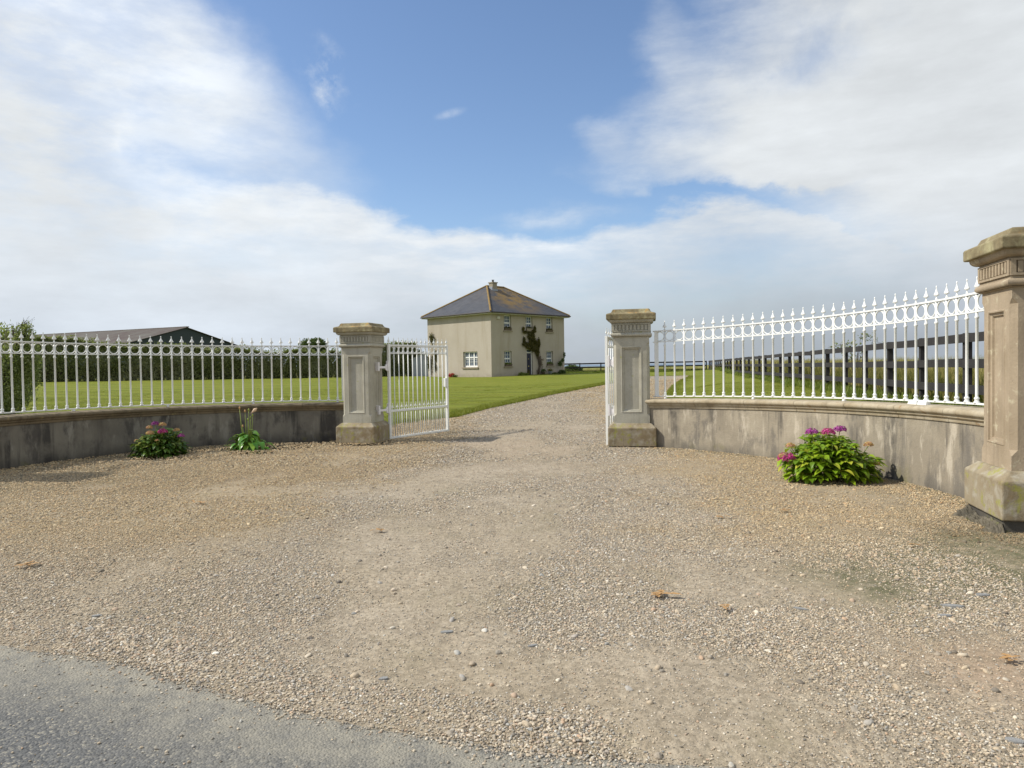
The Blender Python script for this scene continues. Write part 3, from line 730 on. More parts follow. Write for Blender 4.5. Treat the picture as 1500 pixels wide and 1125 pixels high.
def strip(y0, y1, dens, smin, smax, margin=1.04):
    area = (y1 - y0) * (y0 + y1) * .74 * margin; n = int(area * dens)
    y = np.sqrt(rng.uniform(y0 ** 2, y1 ** 2, n)); x = rng.uniform(-1, 1, n) * y * .75 * margin
    b = bare_f(x, y); e = y - road_edge(x)
    keep = rng.random(n) < np.clip(1.05 - b * .85, .2, 1)
    # pebble drift along the road edge, a few loose ones on the asphalt
    drift = np.exp(-((e - .22) / .2) ** 2) * sst(.35, .6, fbm(x * 1.6, y * 1.6, 4, 77))
    keep = np.where(drift > .5, rng.random(n) < .95, keep)
    keep = keep & ((e > .06 * (rng.random(n) - .6)) | (rng.random(n) < .30 * np.exp(e / .07) + .03 * np.exp(e / .5) + .003))
    keep &= np.hypot(x - arcR.cx, y - arcR.cy) < arcR.r - .15 if False else True
    inside = (y < 14.5) | ((x > np.interp(y, xl_y, xl_x)) & (x < np.interp(y, xb_y, xb_x)))
    mR = (x > 1.8) & (y > 5.5) & (y < 12.7); inside &= ~(mR & (np.hypot(x - arcR.cx, y - arcR.cy) > arcR.r - .12))
    mL = (x < -2.6) & (y > 9.5) & (y < 15.3); inside &= ~(mL & (np.hypot(x - arcL.cx, y - arcL.cy) > arcL.r - .12))
    keep &= inside
    x = x[keep]; y = y[keep]; dr = drift[keep]; ee = e[keep]
    s = rng.uniform(0, 1, len(x)) ** 2.8 * (smax - smin) + smin
    s = s * (1 + .3 * dr) * np.where(b[keep] > .5, .75, 1)
    z = np.where(ee > 0, np.maximum(zgrav(x, y), 0), 0) + s * .16
    P.append(np.stack([x, y, z], -1)); S.append(s)
strip(2.45, 4.2, 15000, .0045, .0165)
strip(4.2, 7, 7800, .006, .018)
strip(7, 11, 3000, .009, .023)
strip(11, 16, 900, .014, .034)
strip(16, 26, 420, .02, .042)
strip(26, 46, 110, .03, .06)
PP = np.concatenate(P); SS = np.concatenate(S)
# sparse bigger stones
nb = 900; y = np.sqrt(rng.uniform(2.5 ** 2, 9 ** 2, nb)); x = rng.uniform(-1, 1, nb) * y * .76
k = (y > road_edge(x)); k &= ~((x > 1.8) & (y > 5.5) & (np.hypot(x - arcR.cx, y - arcR.cy) > arcR.r - .2)); x = x[k]; y = y[k]; s = rng.uniform(.022, .042, len(x))
PP = np.concatenate([PP, np.stack([x, y, zgrav(x, y) + s * .08], -1)]); SS = np.concatenate([SS, s])
rot = np.stack([rng.uniform(-.35, .35, len(PP)), rng.uniform(-.35, .35, len(PP)), rng.uniform(0, 6.28, len(PP))], -1)
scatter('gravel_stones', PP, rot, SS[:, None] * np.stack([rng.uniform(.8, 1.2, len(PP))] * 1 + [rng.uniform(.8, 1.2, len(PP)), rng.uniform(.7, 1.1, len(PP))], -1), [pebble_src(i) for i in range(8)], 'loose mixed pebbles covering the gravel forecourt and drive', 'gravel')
print('pebbles', len(PP))

def tuft_src(nbl, h, wd, spread, mat, lean=.5):
    V = []; Fc = []
    for i in range(nbl):
        a = random.uniform(0, 6.28); r = spread * math.sqrt(random.random()); bx, by = r * math.cos(a), r * math.sin(a)
        hh = h * random.uniform(.55, 1.1); ld = random.uniform(0, 6.28); ll = lean * hh * random.uniform(.1, 1)
        px, py = -math.sin(ld) * wd / 2, math.cos(ld) * wd / 2; b = len(V)
        for t, ww in ((0, 1), (.5, .8), (1, .12)):
            ox = math.cos(ld) * ll * t * t; oy = math.sin(ld) * ll * t * t
            V += [(bx + ox - px * ww, by + oy - py * ww, hh * t - .01), (bx + ox + px * ww, by + oy + py * ww, hh * t - .01)]
        Fc += [(b, b + 1, b + 3, b + 2), (b + 2, b + 3, b + 5, b + 4)]
    me = bpy.data.meshes.new('tuft_kind'); me.from_pydata(V, [], Fc); me.materials.append(mat)
    return bpy.data.objects.new('tuft_kind', me)
# lawn grass: edges and the nearer lawn
gx_, gy_, gs_ = [], [], []
yy = rng.uniform(15.4, 49, 9000); xx = np.interp(yy, xl_y, xl_x) - np.abs(rng.normal(0, .22, len(yy))) + .12; gx_.append(xx); gy_.append(yy); gs_.append(rng.uniform(.8, 2.3, len(yy)))
yy = rng.uniform(13.3, 50, 5000); xx = np.interp(yy, xb_y, xb_x) + np.abs(rng.normal(0, .25, len(yy))); gx_.append(xx); gy_.append(yy); gs_.append(rng.uniform(.7, 1.5, len(yy)))
yy = 15.5 + 26 * rng.random(60000) ** 1.4; xx = np.interp(yy, xl_y, xl_x) - rng.uniform(0, 1, len(yy)) * (yy * .75 + np.interp(yy, xl_y, xl_x)); gx_.append(xx); gy_.append(yy); gs_.append(rng.uniform(.6, 1.1, len(yy)))
yy = 13.3 + 20 * rng.random(14000) ** 1.4; xx = np.interp(yy, xb_y, xb_x) + rng.uniform(0, 6, len(yy)); gx_.append(xx); gy_.append(yy); gs_.append(rng.uniform(.6, 1.1, len(yy)))
yy = rng.uniform(7, 13.3, 5000); xx = np.interp(yy, xb_y, xb_x) + .15 + rng.uniform(0, 4, len(yy)); gx_.append(xx); gy_.append(yy); gs_.append(rng.uniform(.8, 1.4, len(yy)))
GX = np.concatenate(gx_); GY = np.concatenate(gy_); GS = np.concatenate(gs_)
ng = len(GX); GZ = zt(GX, GY) + .05
scatter('grass', np.stack([GX, GY, GZ], -1), np.stack([np.zeros(ng), np.zeros(ng), rng.uniform(0, 6.28, ng)], -1), np.repeat(GS[:, None], 3, 1), [tuft_src(16, .055, .007, .09, M['blade'], .9) for _ in range(4)], 'short mown green grass of the lawns on both sides of the drive', 'grass')
# rough tall grass behind the post-and-rail fence
n1 = 16000; t = rng.random(n1) ** 1.6; fy_ = 9 + t * 66; fx_ = np.interp(fy_, [9, 11.4, 21, 76], [7.0, 7.5, 9.8, 21.2]) + .35 + rng.exponential(2.2, n1) * (1 + fy_ / 40)
sc = rng.uniform(.55, 1.0, n1)
n2 = 6000; gy2 = 80.5 + rng.exponential(6, n2); gx2 = rng.uniform(1, 60, n2); sc2 = rng.uniform(.35, .7, n2)
TX = np.concatenate([fx_, gx2]); TY = np.concatenate([fy_, gy2]); TS = np.concatenate([sc, sc2]); nn = len(TX)
scatter('tall_grass', np.stack([TX, TY, np.maximum(zfield(TX, TY), zt(TX, TY) * (TY < 80)) - .02], -1), np.stack([np.zeros(nn), np.zeros(nn), rng.uniform(0, 6.28, nn)], -1), np.stack([TS * 1.2, TS * 1.2, TS], -1), [tuft_src(26, .95, .014, .22, M['tall'], .45) for _ in range(4)] + [tuft_src(22, .7, .03, .2, M['weed'], .6)], 'rough straw coloured tall grass behind the dark rail fence', 'tall grass')
# low weeds along the foot of the rail fence
n1 = 2600; t = rng.random(n1) ** 1.5; fy_ = 9 + t * 66; fx_ = np.interp(fy_, [9, 11.4, 21, 76], [7.0, 7.5, 9.8, 21.2]) + rng.normal(0, .25, n1); sc = rng.uniform(.2, .7, n1)
n2 = 2500; gx2 = rng.uniform(0, 24, n2); gy2 = 79 + rng.normal(0, .4, n2)
TX = np.concatenate([fx_, gx2]); TY = np.concatenate([fy_, gy2]); TS = np.concatenate([sc, rng.uniform(.4, 1.0, n2)]); nn = len(TX)
scatter('weeds', np.stack([TX, TY, zt(TX, TY) + .03], -1), np.stack([np.zeros(nn), np.zeros(nn), rng.uniform(0, 6.28, nn)], -1), np.repeat(TS[:, None], 3, 1), [tuft_src(18, .45, .035, .2, M['weed'], .8) for _ in range(3)], 'low green weeds growing along the foot of the rail fence', 'weeds')

# ------------------------------------------------------------------ pillars
def make_pillar(name, x, y, z, label, group, warm=False, foot=.06, az=-14, seed=0):
    t = empty(name, (x, y, z), R(az), label=label, cat='gate pillar' if 'gate' in name else 'pillar', group=group)
    st = M['stone_sunlit'] if warm else M['stone']
    b = MB(); b.sqloops([(.39, -.25), (.39, foot - .003), (.40, foot)]); b.build('foot', M['foot'], t, bevel=.008)
    b = MB(); b.sqloops([(.415, foot), (.415, foot + .32), (.395, foot + .335), (.335, foot + .392), (.318, foot + .394)]); b.build('plinth', M['plinth'], t, bevel=.012)
    z0, z1 = foot + .394, foot + 1.90; h = .307; ch = .045; c0, c1 = z0 + .12, z1 - .13
    b = MB()
    for k in range(4):
        Mr = Matrix.Rotation(k * math.pi / 2, 4, 'Z')
        def q(u, z_, d=0): return Mr @ Vector((u, -h + d, z_))
        # rows: bottom block, chamfer stop, middle with panel, stop, top block
        p0, p1, pb = foot + .567, foot + 1.734, .178
        hm = h - ch
        # bottom and top blocks, full width
        b.raw([q(-h, z0), q(h, z0), q(h, c0), q(-h, c0)], [(0, 1, 2, 3)])
        b.raw([q(-h, c1 + .05), q(h, c1 + .05), q(h, z1), q(-h, z1)], [(0, 1, 2, 3)])
        b.raw([q(-h, c0), q(h, c0), q(hm, c0 + .05), q(-hm, c0 + .05)], [(0, 1, 2, 3)])
        b.raw([q(-hm, c1), q(hm, c1), q(h, c1 + .05), q(-h, c1 + .05)], [(0, 1, 2, 3)])
        a0, a1 = c0 + .05, c1
        us = [-hm, -pb, pb, hm]; zs = [a0, max(p0, a0 + .02), p1 if p1 < a1 - .02 else a1 - .02, a1]
        p0, p1 = zs[1], zs[2]
        for i in range(3):
            for j in range(3):
                if i == 1 and j == 1: continue
                b.raw([q(us[i], zs[j]), q(us[i + 1], zs[j]), q(us[i + 1], zs[j + 1]), q(us[i], zs[j + 1])], [(0, 1, 2, 3)])
        prev = (pb, p0, p1, 0)
        for (ins, dep) in ((.006, -.006), (.018, -.004), (.022, .012), (.045, .018), (.050, .034)):
            cur = (pb - ins, zs[1] + ins, zs[2] - ins, dep)
            A = [q(-prev[0], prev[1], prev[3]), q(prev[0], prev[1], prev[3]), q(prev[0], prev[2], prev[3]), q(-prev[0], prev[2], prev[3])]
            B = [q(-cur[0], cur[1], cur[3]), q(cur[0], cur[1], cur[3]), q(cur[0], cur[2], cur[3]), q(-cur[0], cur[2], cur[3])]
            b.raw(A + B, [(0, 1, 5, 4), (1, 2, 6, 5), (2, 3, 7, 6), (3, 0, 4, 7)]); prev = cur
        b.raw([q(-prev[0], prev[1], prev[3]), q(prev[0], prev[1], prev[3]), q(prev[0], prev[2], prev[3]), q(-prev[0], prev[2], prev[3])], [(0, 1, 2, 3)])
        # chamfer face at the right-hand corner of this side
        Mn = Mr @ Matrix.Rotation(math.pi / 2, 4, 'Z')
        def q2(u, z_): return Mn @ Vector((u, -h, z_))
        b.raw([q(hm, a0), q2(-hm, a0), q2(-hm, a1), q(hm, a1)], [(0, 1, 2, 3)])
        b.raw([q(h, c0), q2(-hm, a0), q(hm, a0)], [(0, 1, 2)]); b.raw([q(h, c1 + .05), q(hm, a1), q2(-hm, a1)], [(0, 1, 2)])
    b.build('shaft', st, t)
    zt_ = foot + 1.90; b = MB(); pr = [(.307, zt_), (.335, zt_ + .006)]
    for i in range(9):
        a = -math.pi / 2 + math.pi * i / 8; pr.append((.325 + .030 * math.cos(a), zt_ + .040 + .030 * math.sin(a)))
    pr += [(.325, zt_ + .074), (.322, zt_ + .095)]; b.sqloops(pr); b.build('moulding', st, t, auto=True)
    zf = foot + 1.995; b = MB(); b.sqloops([(.318, zf - .002), (.318, zf + .141)])
    for k in range(4):
        Mr = Matrix.Rotation(k * math.pi / 2, 4, 'Z')
        b.box(-.326, .326, -.338, -.316, zf + .001, zf + .020, Mr); b.box(-.326, .326, -.338, -.316, zf + .122, zf + .139, Mr)
        for s in (-1, 1): b.box(min(s * .326, s * .288), max(s * .326, s * .288), -.3375, -.3165, zf + .0205, zf + .1215, Mr)
        for i in range(9):
            u = -.288 + .576 * (i + .5) / 9; b.box(u - .0185, u + .0185, -.337, -.317, zf + .026, zf + .116, Mr)
    b.build('frieze', st, t)
    zc = foot + 2.136; b = MB(); pr = [(.320, zc - .001), (.325, zc + .004)]
    for i in range(8):
        a = math.pi / 2 * i / 7; pr.append((.325 + .060 * math.sin(a), zc + .010 + .052 * (1 - math.cos(a)))) 
    pr += [(.388, zc + .067)]; b.sqloops(pr); b.build('cornice', st, t, auto=True)
    zs_ = foot + 2.203; b = MB(); b.sqloops([(.40, zs_), (.425, zs_ + .004), (.425, zs_ + .098), (.412, zs_ + .106), (.345, zs_ + .125), (.318, zs_ + .178), (.30, zs_ + .185)])
    cp = b.build('cap', M['cap'], t, bevel=.010)
    # weathered edges on the cap
    return t
def haunch(t, seed):
    V = []; n = 120; m = 26
    for i in range(n + 1):
        for j in range(m):
            u = -.50 + 1.0 * i / n; f = j / (m - 1); end = float(sst(.50, .36, abs(u)))
            k = float(fbm(np.array(u * 6 + seed), np.array(f * 3.), 5, seed)); k2 = float(fbm(np.array(u * 26 + seed), np.array(f * 11.), 4, seed + 5))
            V.append((-.395 - f * (.06 + .16 * k) * (.5 + .5 * end) - .03 * (k2 - .5), -u, -.06 + end * (.15 * (1 - f ** 2.2) * (.65 + .6 * k)) + (k2 - .5) * .06))
    F_ = [(i * m + j, i * m + j + 1, (i + 1) * m + j + 1, (i + 1) * m + j) for i in range(n) for j in range(m - 1)]
    mesh_obj('mortar_haunch', V, F_, M['haunch'], t)
PL = (-3.04, 14.60); PR_ = (2.14, 12.80); PO = (4.46, 6.09)
make_pillar('gate_pillar', PL[0], PL[1], -.06, 'grey stone gate pillar between the shaded left wall and the half open white gate', 'stone pillars of the entrance')
make_pillar('gate_pillar', PR_[0], PR_[1], 0.0, 'pale stone gate pillar to the right of the drive, at the start of the sunlit wall', 'stone pillars of the entrance', az=-11)
tp = make_pillar('stone_pillar', PO[0], PO[1], .045, 'tall warm tan stone pillar cut off by the right edge of the photo', 'stone pillars of the entrance', warm=True, foot=.13)
haunch(tp, 3)
make_pillar('stone_pillar', -8.62, 10.15, -.03, 'stone pillar standing outside the frame at the far left end of the shaded wall', 'stone pillars of the entrance')

# ------------------------------------------------------------------ curved walls
def sweep(arc, s0, s1, prof, zf, n):
    vs = []; fs = []; m = len(prof)
    for i in range(n + 1):
        t = s0 + (s1 - s0) * i / n; zz = zf(t)
        for off, z in prof:
            p = arc.p(t, off); vs.append((p.x, p.y, (zz + z) if z > -.6 else -.35))
    for i in range(n):
        for j in range(m):
            k = (j + 1) % m; f = (i * m + j, i * m + k, (i + 1) * m + k, (i + 1) * m + j); fs.append(f if arc.sg < 0 else f[::-1])
    a = tuple(range(m)); b_ = tuple(n * m + j for j in range(m))
    fs.append(a[::-1] if arc.sg < 0 else a); fs.append(b_ if arc.sg < 0 else b_[::-1])
    return vs, fs
def build_wall(arc, s0, s1, ztop, label, wm, cm, stone_len):
    t = empty('garden_wall', tuple(arc.p((s0 + s1) / 2)), label=label, cat='wall', group='curved entrance walls')
    off = Vector(t.location)
    def local(vs): return [(v[0] - off.x, v[1] - off.y, v[2]) for v in vs]
    vs, fs = sweep(arc, s0, s1, [(-.15, -1), (.15, -1), (.15, -.155), (-.15, -.155)], ztop, 60)
    # subdivide vertically is not needed; plain rendered face
    mesh_obj('wall_face', local(vs), fs, wm, t)
    prof = [(.165, -.153), (.172, -.135), (.172, -.118), (.180, -.110), (.198, -.100), (.200, -.082)]
    for i in range(7):
        a = -math.pi / 2 + math.pi * i / 6; prof.append((.205 + .030 * math.cos(a), -.040 + .034 * math.sin(a)))
    prof += [(.15, 0.004), (-.15, .004)]
    full = prof + [(-o, z) for o, z in prof[::-1] if o > .16]
    n = max(1, round((s1 - s0) / stone_len)); L = (s1 - s0) / n
    for i in range(n):
        g = .003
        vs, fs = sweep(arc, s0 + i * L + g, s0 + (i + 1) * L - g, full, ztop, 8)
        o = mesh_obj('coping_stone', local(vs), fs, cm, t)
        o.data.polygons.foreach_set('use_smooth', [True] * len(o.data.polygons)); o.data.set_sharp_from_angle(angle=R(35))
    return t
LR = arcR.L; zR = lambda s: .875 + .11 * max(-.1, min(1.2, s / LR))
LL = arcL.L; zL = lambda s: .775 + .045 * max(-.1, min(1.3, s / LL))
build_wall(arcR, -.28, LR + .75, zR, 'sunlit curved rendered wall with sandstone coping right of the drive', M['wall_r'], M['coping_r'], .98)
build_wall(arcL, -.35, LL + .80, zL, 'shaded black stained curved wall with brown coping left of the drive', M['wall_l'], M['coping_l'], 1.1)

# ------------------------------------------------------------------ cast railings
RH = 1.14; RM = RH - .19
def picket_mesh():
    b = MB()
    b.lathe([(.031, .006), (.031, .016), (.019, .034), (.021, .044), (.026, .052), (.026, .060), (.017, .068), (.0148, .078), (.0148, RM - .075), (.019, RM - .07), (.023, RM - .058), (.019, RM - .046), (.014, RM - .04), (.014, RH)], 10)
    return b
def finial_mb(z=0., s=1.):
    b = MB()
    pr = [(.011, 0), (.017, .010), (.017, .018), (.009, .030), (.009, .046), (.041, .056), (.036, .068), (.018, .100), (.008, .128), (.006, .140), (.0105, .148), (.0105, .156), (.003, .166)]
    b.lathe([(r * s, z + q * s) for r, q in pr], 10, sy=.55); return b
def ring_mb(Rr, tr, zc, half_w, top, bot):
    b = MB(); n = 24; m = 6; vs = []; fs = []
    for i in range(n):
        a = 2 * math.pi * i / n
        for j in range(m):
            q = 2 * math.pi * j / m; r = Rr + tr * math.cos(q); vs.append((r * math.cos(a), tr * math.sin(q), zc + r * math.sin(a)))
    for i in range(n):
        for j in range(m):
            i2 = (i + 1) % n; j2 = (j + 1) % m; fs.append((i * m + j, i2 * m + j, i2 * m + j2, i * m + j2))
    b.raw(vs, fs)
    # curved braces in the four corners
    for sx in (-1, 1):
        for sz in (-1, 1):
            pts = []
            for i in range(6):
                a = math.pi / 2 * i / 5
                pts.append((sx * (half_w - (half_w * .42) * (1 - math.cos(a)) * 1.0), 0, zc + sz * ((top - zc) - (top - zc) * .62 * (1 - math.sin(a)))))
            b.tube(pts, tr * .9, 5)
    return b
def railing(arc, n, ztop, sp, label, s_start, s_end, feet, plates=()):
    mid = arc.p(arc.L / 2); t = empty('railing', (mid.x, mid.y, 0), label=label, cat='railing', group='white cast railings on the walls')
    pk = picket_mesh(); fn = finial_mb(RH + .006); rg = ring_mb(.079, .0088, (RM + RH) / 2, sp / 2 - .004, RH, RM)
    pk0 = rg0 = None
    for i in range(n + 1):
        s = i * sp; p = arc.p(s); z = ztop(s) + .045; a = arc.ang(s)
        if pk0 is None:
            pk0 = pk.build('picket', M['white'], t, smooth=True); f0 = fn.build('spear_head', M['white'], pk0, smooth=True); pc = pk0
        else:
            pc = dup(pk0, t); dup(f0, pc)
        pc.location = (p.x - mid.x, p.y - mid.y, z); pc.rotation_euler = (0, 0, a)
    for i in range(-1, n + (1 if plates else 1)):
        s = (i + .5) * sp
        if s < s_start + .05 or s > s_end - .05: continue
        p = arc.p(s); z = ztop(s) + .045; a = arc.ang(s)
        if rg0 is None: rg0 = rg.build('ring', M['white'], t, smooth=True); rc_ = rg0
        else: rc_ = dup(rg0, t)
        rc_.location = (p.x - mid.x, p.y - mid.y, z); rc_.rotation_euler = (0, 0, a)
    for nm, zz, hw, hh in (('bottom_rail', 0, .019, .009), ('middle_rail', RM, .015, .007), ('top_rail', RH, .019, .010)):
        vs, fs = sweep(arc, s_start, s_end, [(-hw, zz - hh), (hw, zz - hh), (hw, zz + hh), (-hw, zz + hh)], lambda s: ztop(s) + .045, 60)
        mesh_obj(nm, [(v[0] - mid.x, v[1] - mid.y, v[2]) for v in vs], fs, M['white'], t)
    for s in feet:
        p = arc.p(s); b = MB(); b.lathe([(.012, -.045), (.026, -.044), (.030, -.030), (.020, -.016), (.012, -.007)], 10)
        b.build('rail_foot', M['white'], t, smooth=True, loc=(p.x - mid.x, p.y - mid.y, ztop(s) + .045))
    for s in plates:
        p = arc.p(s, .02)
        for k, dz in ((-.085, 0), (.09, 0)):
            b = MB(); b.raw([(-.085, -.045, -.044), (.085, -.045, -.044), (.06, .04, -.044), (-.06, .04, -.044), (-.07, -.03, .002), (.07, -.03, .002), (.05, .03, .012), (-.05, .03, .012)], [(0, 3, 2, 1), (4, 5, 6, 7), (0, 1, 5, 4), (1, 2, 6, 5), (2, 3, 7, 6), (3, 0, 4, 7)])
            pp = arc.p(s + k, .03); b.build('joint_plate', M['white'], t, bevel=.006, loc=(pp.x - mid.x, pp.y - mid.y, ztop(s) + .045), rot=(0, 0, arc.ang(s)))
    return t, mid
spR = LR / 31; spL = LL / 33
rr, mR_ = railing(arcR, 31, zR, spR, 'white spearhead railing on the sunlit wall right of the drive', -.22, LR + .42, [0, 9 * spR, 18 * spR], [25.6 * spR])
p = arcR.p(-.16); b = MB(); b.box(-.035, .035, -.012, .012, 0, RH + .006); b.build('end_post', M['white'], rr, bevel=.003, loc=(p.x - mR_.x, p.y - mR_.y, zR(0) + .045), rot=(0, 0, R(-12)))
rl, mL_ = railing(arcL, 36, zL, spL, 'white spearhead railing on the shaded wall left of the drive', -.22, LL + .6, [0, 9 * spL, 17.5 * spL, 26.4 * spL])
p = arcL.p(-.12); b = MB(); b.box(-.03, .03, -.012, .012, 0, RH + .006); b.build('end_post', M['white'], rl, bevel=.003, loc=(p.x - mL_.x, p.y - mL_.y, zL(0) + .045), rot=(0, 0, R(20)))

# ------------------------------------------------------------------ gates
def gate(x, y, z, rz, label, side, L=1.98):
    HM = Matrix.Identity(4) if side > 0 else Matrix.Translation((.028, -.0, 0)) @ Matrix.Rotation(math.pi / 2, 4, 'Z') @ Matrix.Translation((-.025, 0, 0))
    ar = .30 if side > 0 else .10
    t = empty('driveway_gate', (x, y, z), rz, label=label, cat='gate', group='open driveway gates')
    H = 1.97
    def bx(nm, *a): b = MB(); b.box(*a); return b.build(nm, M['white'], t, bevel=.003)
    bx('hinge_stile', 0, .055, -.024, .024, 0, H)
    bx('latch_stile', L - .055, L, -.024, .024, 0, H)
    bx('top_rail', .0545, L - .0545, -.019, .019, H - .045, H - .012)
    bx('ring_rail', .0545, L - .0545, -.014, .014, 1.764, 1.780)
    bx('middle_rail', .0545, L - .0545, -.019, .019, .555, .600)
    bx('bottom_rail', .0545, L - .0545, -.019, .019, .0, .042)
    n = 12; sp = (L - .08) / (n + 1); p0 = g0 = q0 = r0 = None
    for i in range(n + 2):
        xx = .04 + sp * i
        if 0 < i <= n:
            if p0 is None: b = MB(); b.lathe([(.0105, .04), (.0105, H - .05)], 8); p0 = b.build('bar', M['white'], t, smooth=True); o = p0
            else: o = dup(p0, t)
            o.location = (xx, 0, 0)
            if q0 is None: q0 = finial_mb(H - .014, .92).build('spear_head', M['white'], o, smooth=True)
            else: dup(q0, o)
        if i <= n:
            if g0 is None:
                b = MB(); b.lathe([(.0085, .04), (.0085, .60)], 8); g0 = b.build('dog_bar', M['white'], t, smooth=True); o = g0
            else: o = dup(g0, t)
            o.location = (xx + sp / 2, 0, 0)
            if r0 is None: r0 = finial_mb(.598, .85).build('spear_head', M['white'], o, smooth=True)
            else: dup(r0, o)
    rg = ring_mb(.062, .0075, (1.780 + H - .045) / 2, sp / 2 - .003, H - .048, 1.780); rg0 = None
    for i in range(n + 1):
        if rg0 is None: rg0 = rg.build('ring', M['white'], t, smooth=True); o = rg0
        else: o = dup(rg0, t)
        o.location = (.04 + sp * (i + .5), 0, 0)
    for s in (0.03, L - .03):
        finial_mb(H, .9).build('spear_head', M['white'], t, smooth=True, loc=(s, 0, 0))
    # lock box on the latch stile
    b = MB(); b.box(L - .12, L - .056, -.03, .03, 1.02, 1.22); lb = b.build('lock_box', M['white'], t, bevel=.004)
    # hinges: strap on the stile, arm, and bracket on the pillar side
    for zz in (.62, 1.50):
        b = MB(); b.box(-.028, .0, -.03, .03, zz - .09, zz + .12, HM); b.box(-ar, -.027, -.012, .012, zz - .035, zz + .01, HM)
        b.raw([HM @ Vector(q) for q in [(-.08, -.013, zz - .06), (-.027, -.013, zz - .09), (-.027, -.013, zz + .06), (-.08, -.013, zz + .035), (-.08, .013, zz - .06), (-.027, .013, zz - .09), (-.027, .013, zz + .06), (-.08, .013, zz + .035)]], [(0, 1, 2, 3), (7, 6, 5, 4), (0, 4, 5, 1), (2, 6, 7, 3), (0, 3, 7, 4), (1, 5, 6, 2)])
        o = b.build('hinge', M['hinge'], t, bevel=.004)
        b2 = MB(); b2.box(-ar - .04, -ar, -.055, .055, zz - .09, zz + .09, HM); b2.build('hinge_plate', M['hinge'], o, bevel=.006)
    return t
hx, hy = -2.56, 14.80
gl = gate(hx, hy, -.02 + .03, math.atan2(16.42 - hy, -1.51 - hx), 'white left gate leaf swung open in front of the lawn and house', 1)
hx2, hy2 = 1.70, 12.92
gr = gate(hx2, hy2, .03, math.atan2(.92, .38), 'white right gate leaf seen edge on beside the pale pillar', -1)

# ------------------------------------------------------------------ foliage helpers
def leaf_quads(P, size, flat=0., elong=1.6, outn=None):
    """P (n,3) -> rhombic leaves with random orientation"""
    n = len(P); nrm = rng.normal(size=(n, 3)); nrm[:, 2] += flat
    if outn is not None: nrm = nrm * .7 + outn
    nrm /= np.linalg.norm(nrm, axis=1)[:, None]
    a = np.cross(nrm, rng.normal(size=(n, 3))); a /= np.linalg.norm(a, axis=1)[:, None]; b = np.cross(nrm, a)
    s = (np.asarray(size) * rng.uniform(.6, 1.3, n))[:, None]
    V = np.stack([P - a * s * elong / 2, P - b * s / 2 + nrm * s * .1, P + a * s * elong / 2, P + b * s / 2 + nrm * s * .1], 1).reshape(-1, 3)
    Fq = np.arange(4 * n).reshape(n, 4); return V, Fq
def crown_pts(blobs, n, shell=.55):
    """blobs: (cx,cy,cz,rx,ry,rz)"""
    w_ = np.array([b[3] * b[5] + b[3] * b[4] for b in blobs]); w_ = w_ / w_.sum(); k = rng.choice(len(blobs), n, p=w_)
    B = np.array(blobs)[k]; d = rng.normal(size=(n, 3)); d /= np.linalg.norm(d, axis=1)[:, None]
    r = shell + (1 - shell) * rng.random(n) ** .7; r = r * (1 + .12 * rng.normal(size=n))
    return B[:, :3] + d * B[:, 3:] * r[:, None], d
def tree(name, x, y, label, cat, blobs, n, size, mat, trunk_h, trunk_r, group=None, limbs=5, wisps=0):
    z = zt1(x, y); t = empty(name, (x, y, z), label=label, cat=cat, group=group)
    Pp, dn = crown_pts(blobs, n)
    Pp = Pp[Pp[:, 2] > .02]
    V, Fq = leaf_quads(Pp, size, elong=1.7); np_mesh('crown', V, Fq, mat, parent=t)
    b = MB(); b.tube([(0, 0, -.1), (.03, 0, trunk_h * .5), (0, .04, trunk_h)], trunk_r, 8, trunk_r * .6)
    for i in range(limbs):
        bl = blobs[i % len(blobs)]; tx, ty, tz = bl[0] + random.uniform(-.4, .4) * bl[3], bl[1] + random.uniform(-.4, .4) * bl[4], bl[2] + random.uniform(-.1, .6) * bl[5]
        b.tube([(0, .02, trunk_h * .8), (tx * .45, ty * .45, (trunk_h * .8 + tz) / 2 + .1), (tx, ty, tz)], trunk_r * .5, 6, trunk_r * .12)
    for i in range(wisps):
        bl = random.choice(blobs); a = random.uniform(0, 6.28); tx = bl[0] + bl[3] * .5 * math.cos(a); ty = bl[1] + bl[4] * .5 * math.sin(a); z0 = bl[2]
        b.tube([(bl[0], bl[1], z0 - .3), (tx * .8, ty * .8, z0 + bl[5] * .8), (tx + random.uniform(-.1, .2), ty, z0 + bl[5] * random.uniform(1.1, 1.5))], .012, 4, .003)
    b.build('trunk', M['bark'], t, smooth=True); return t

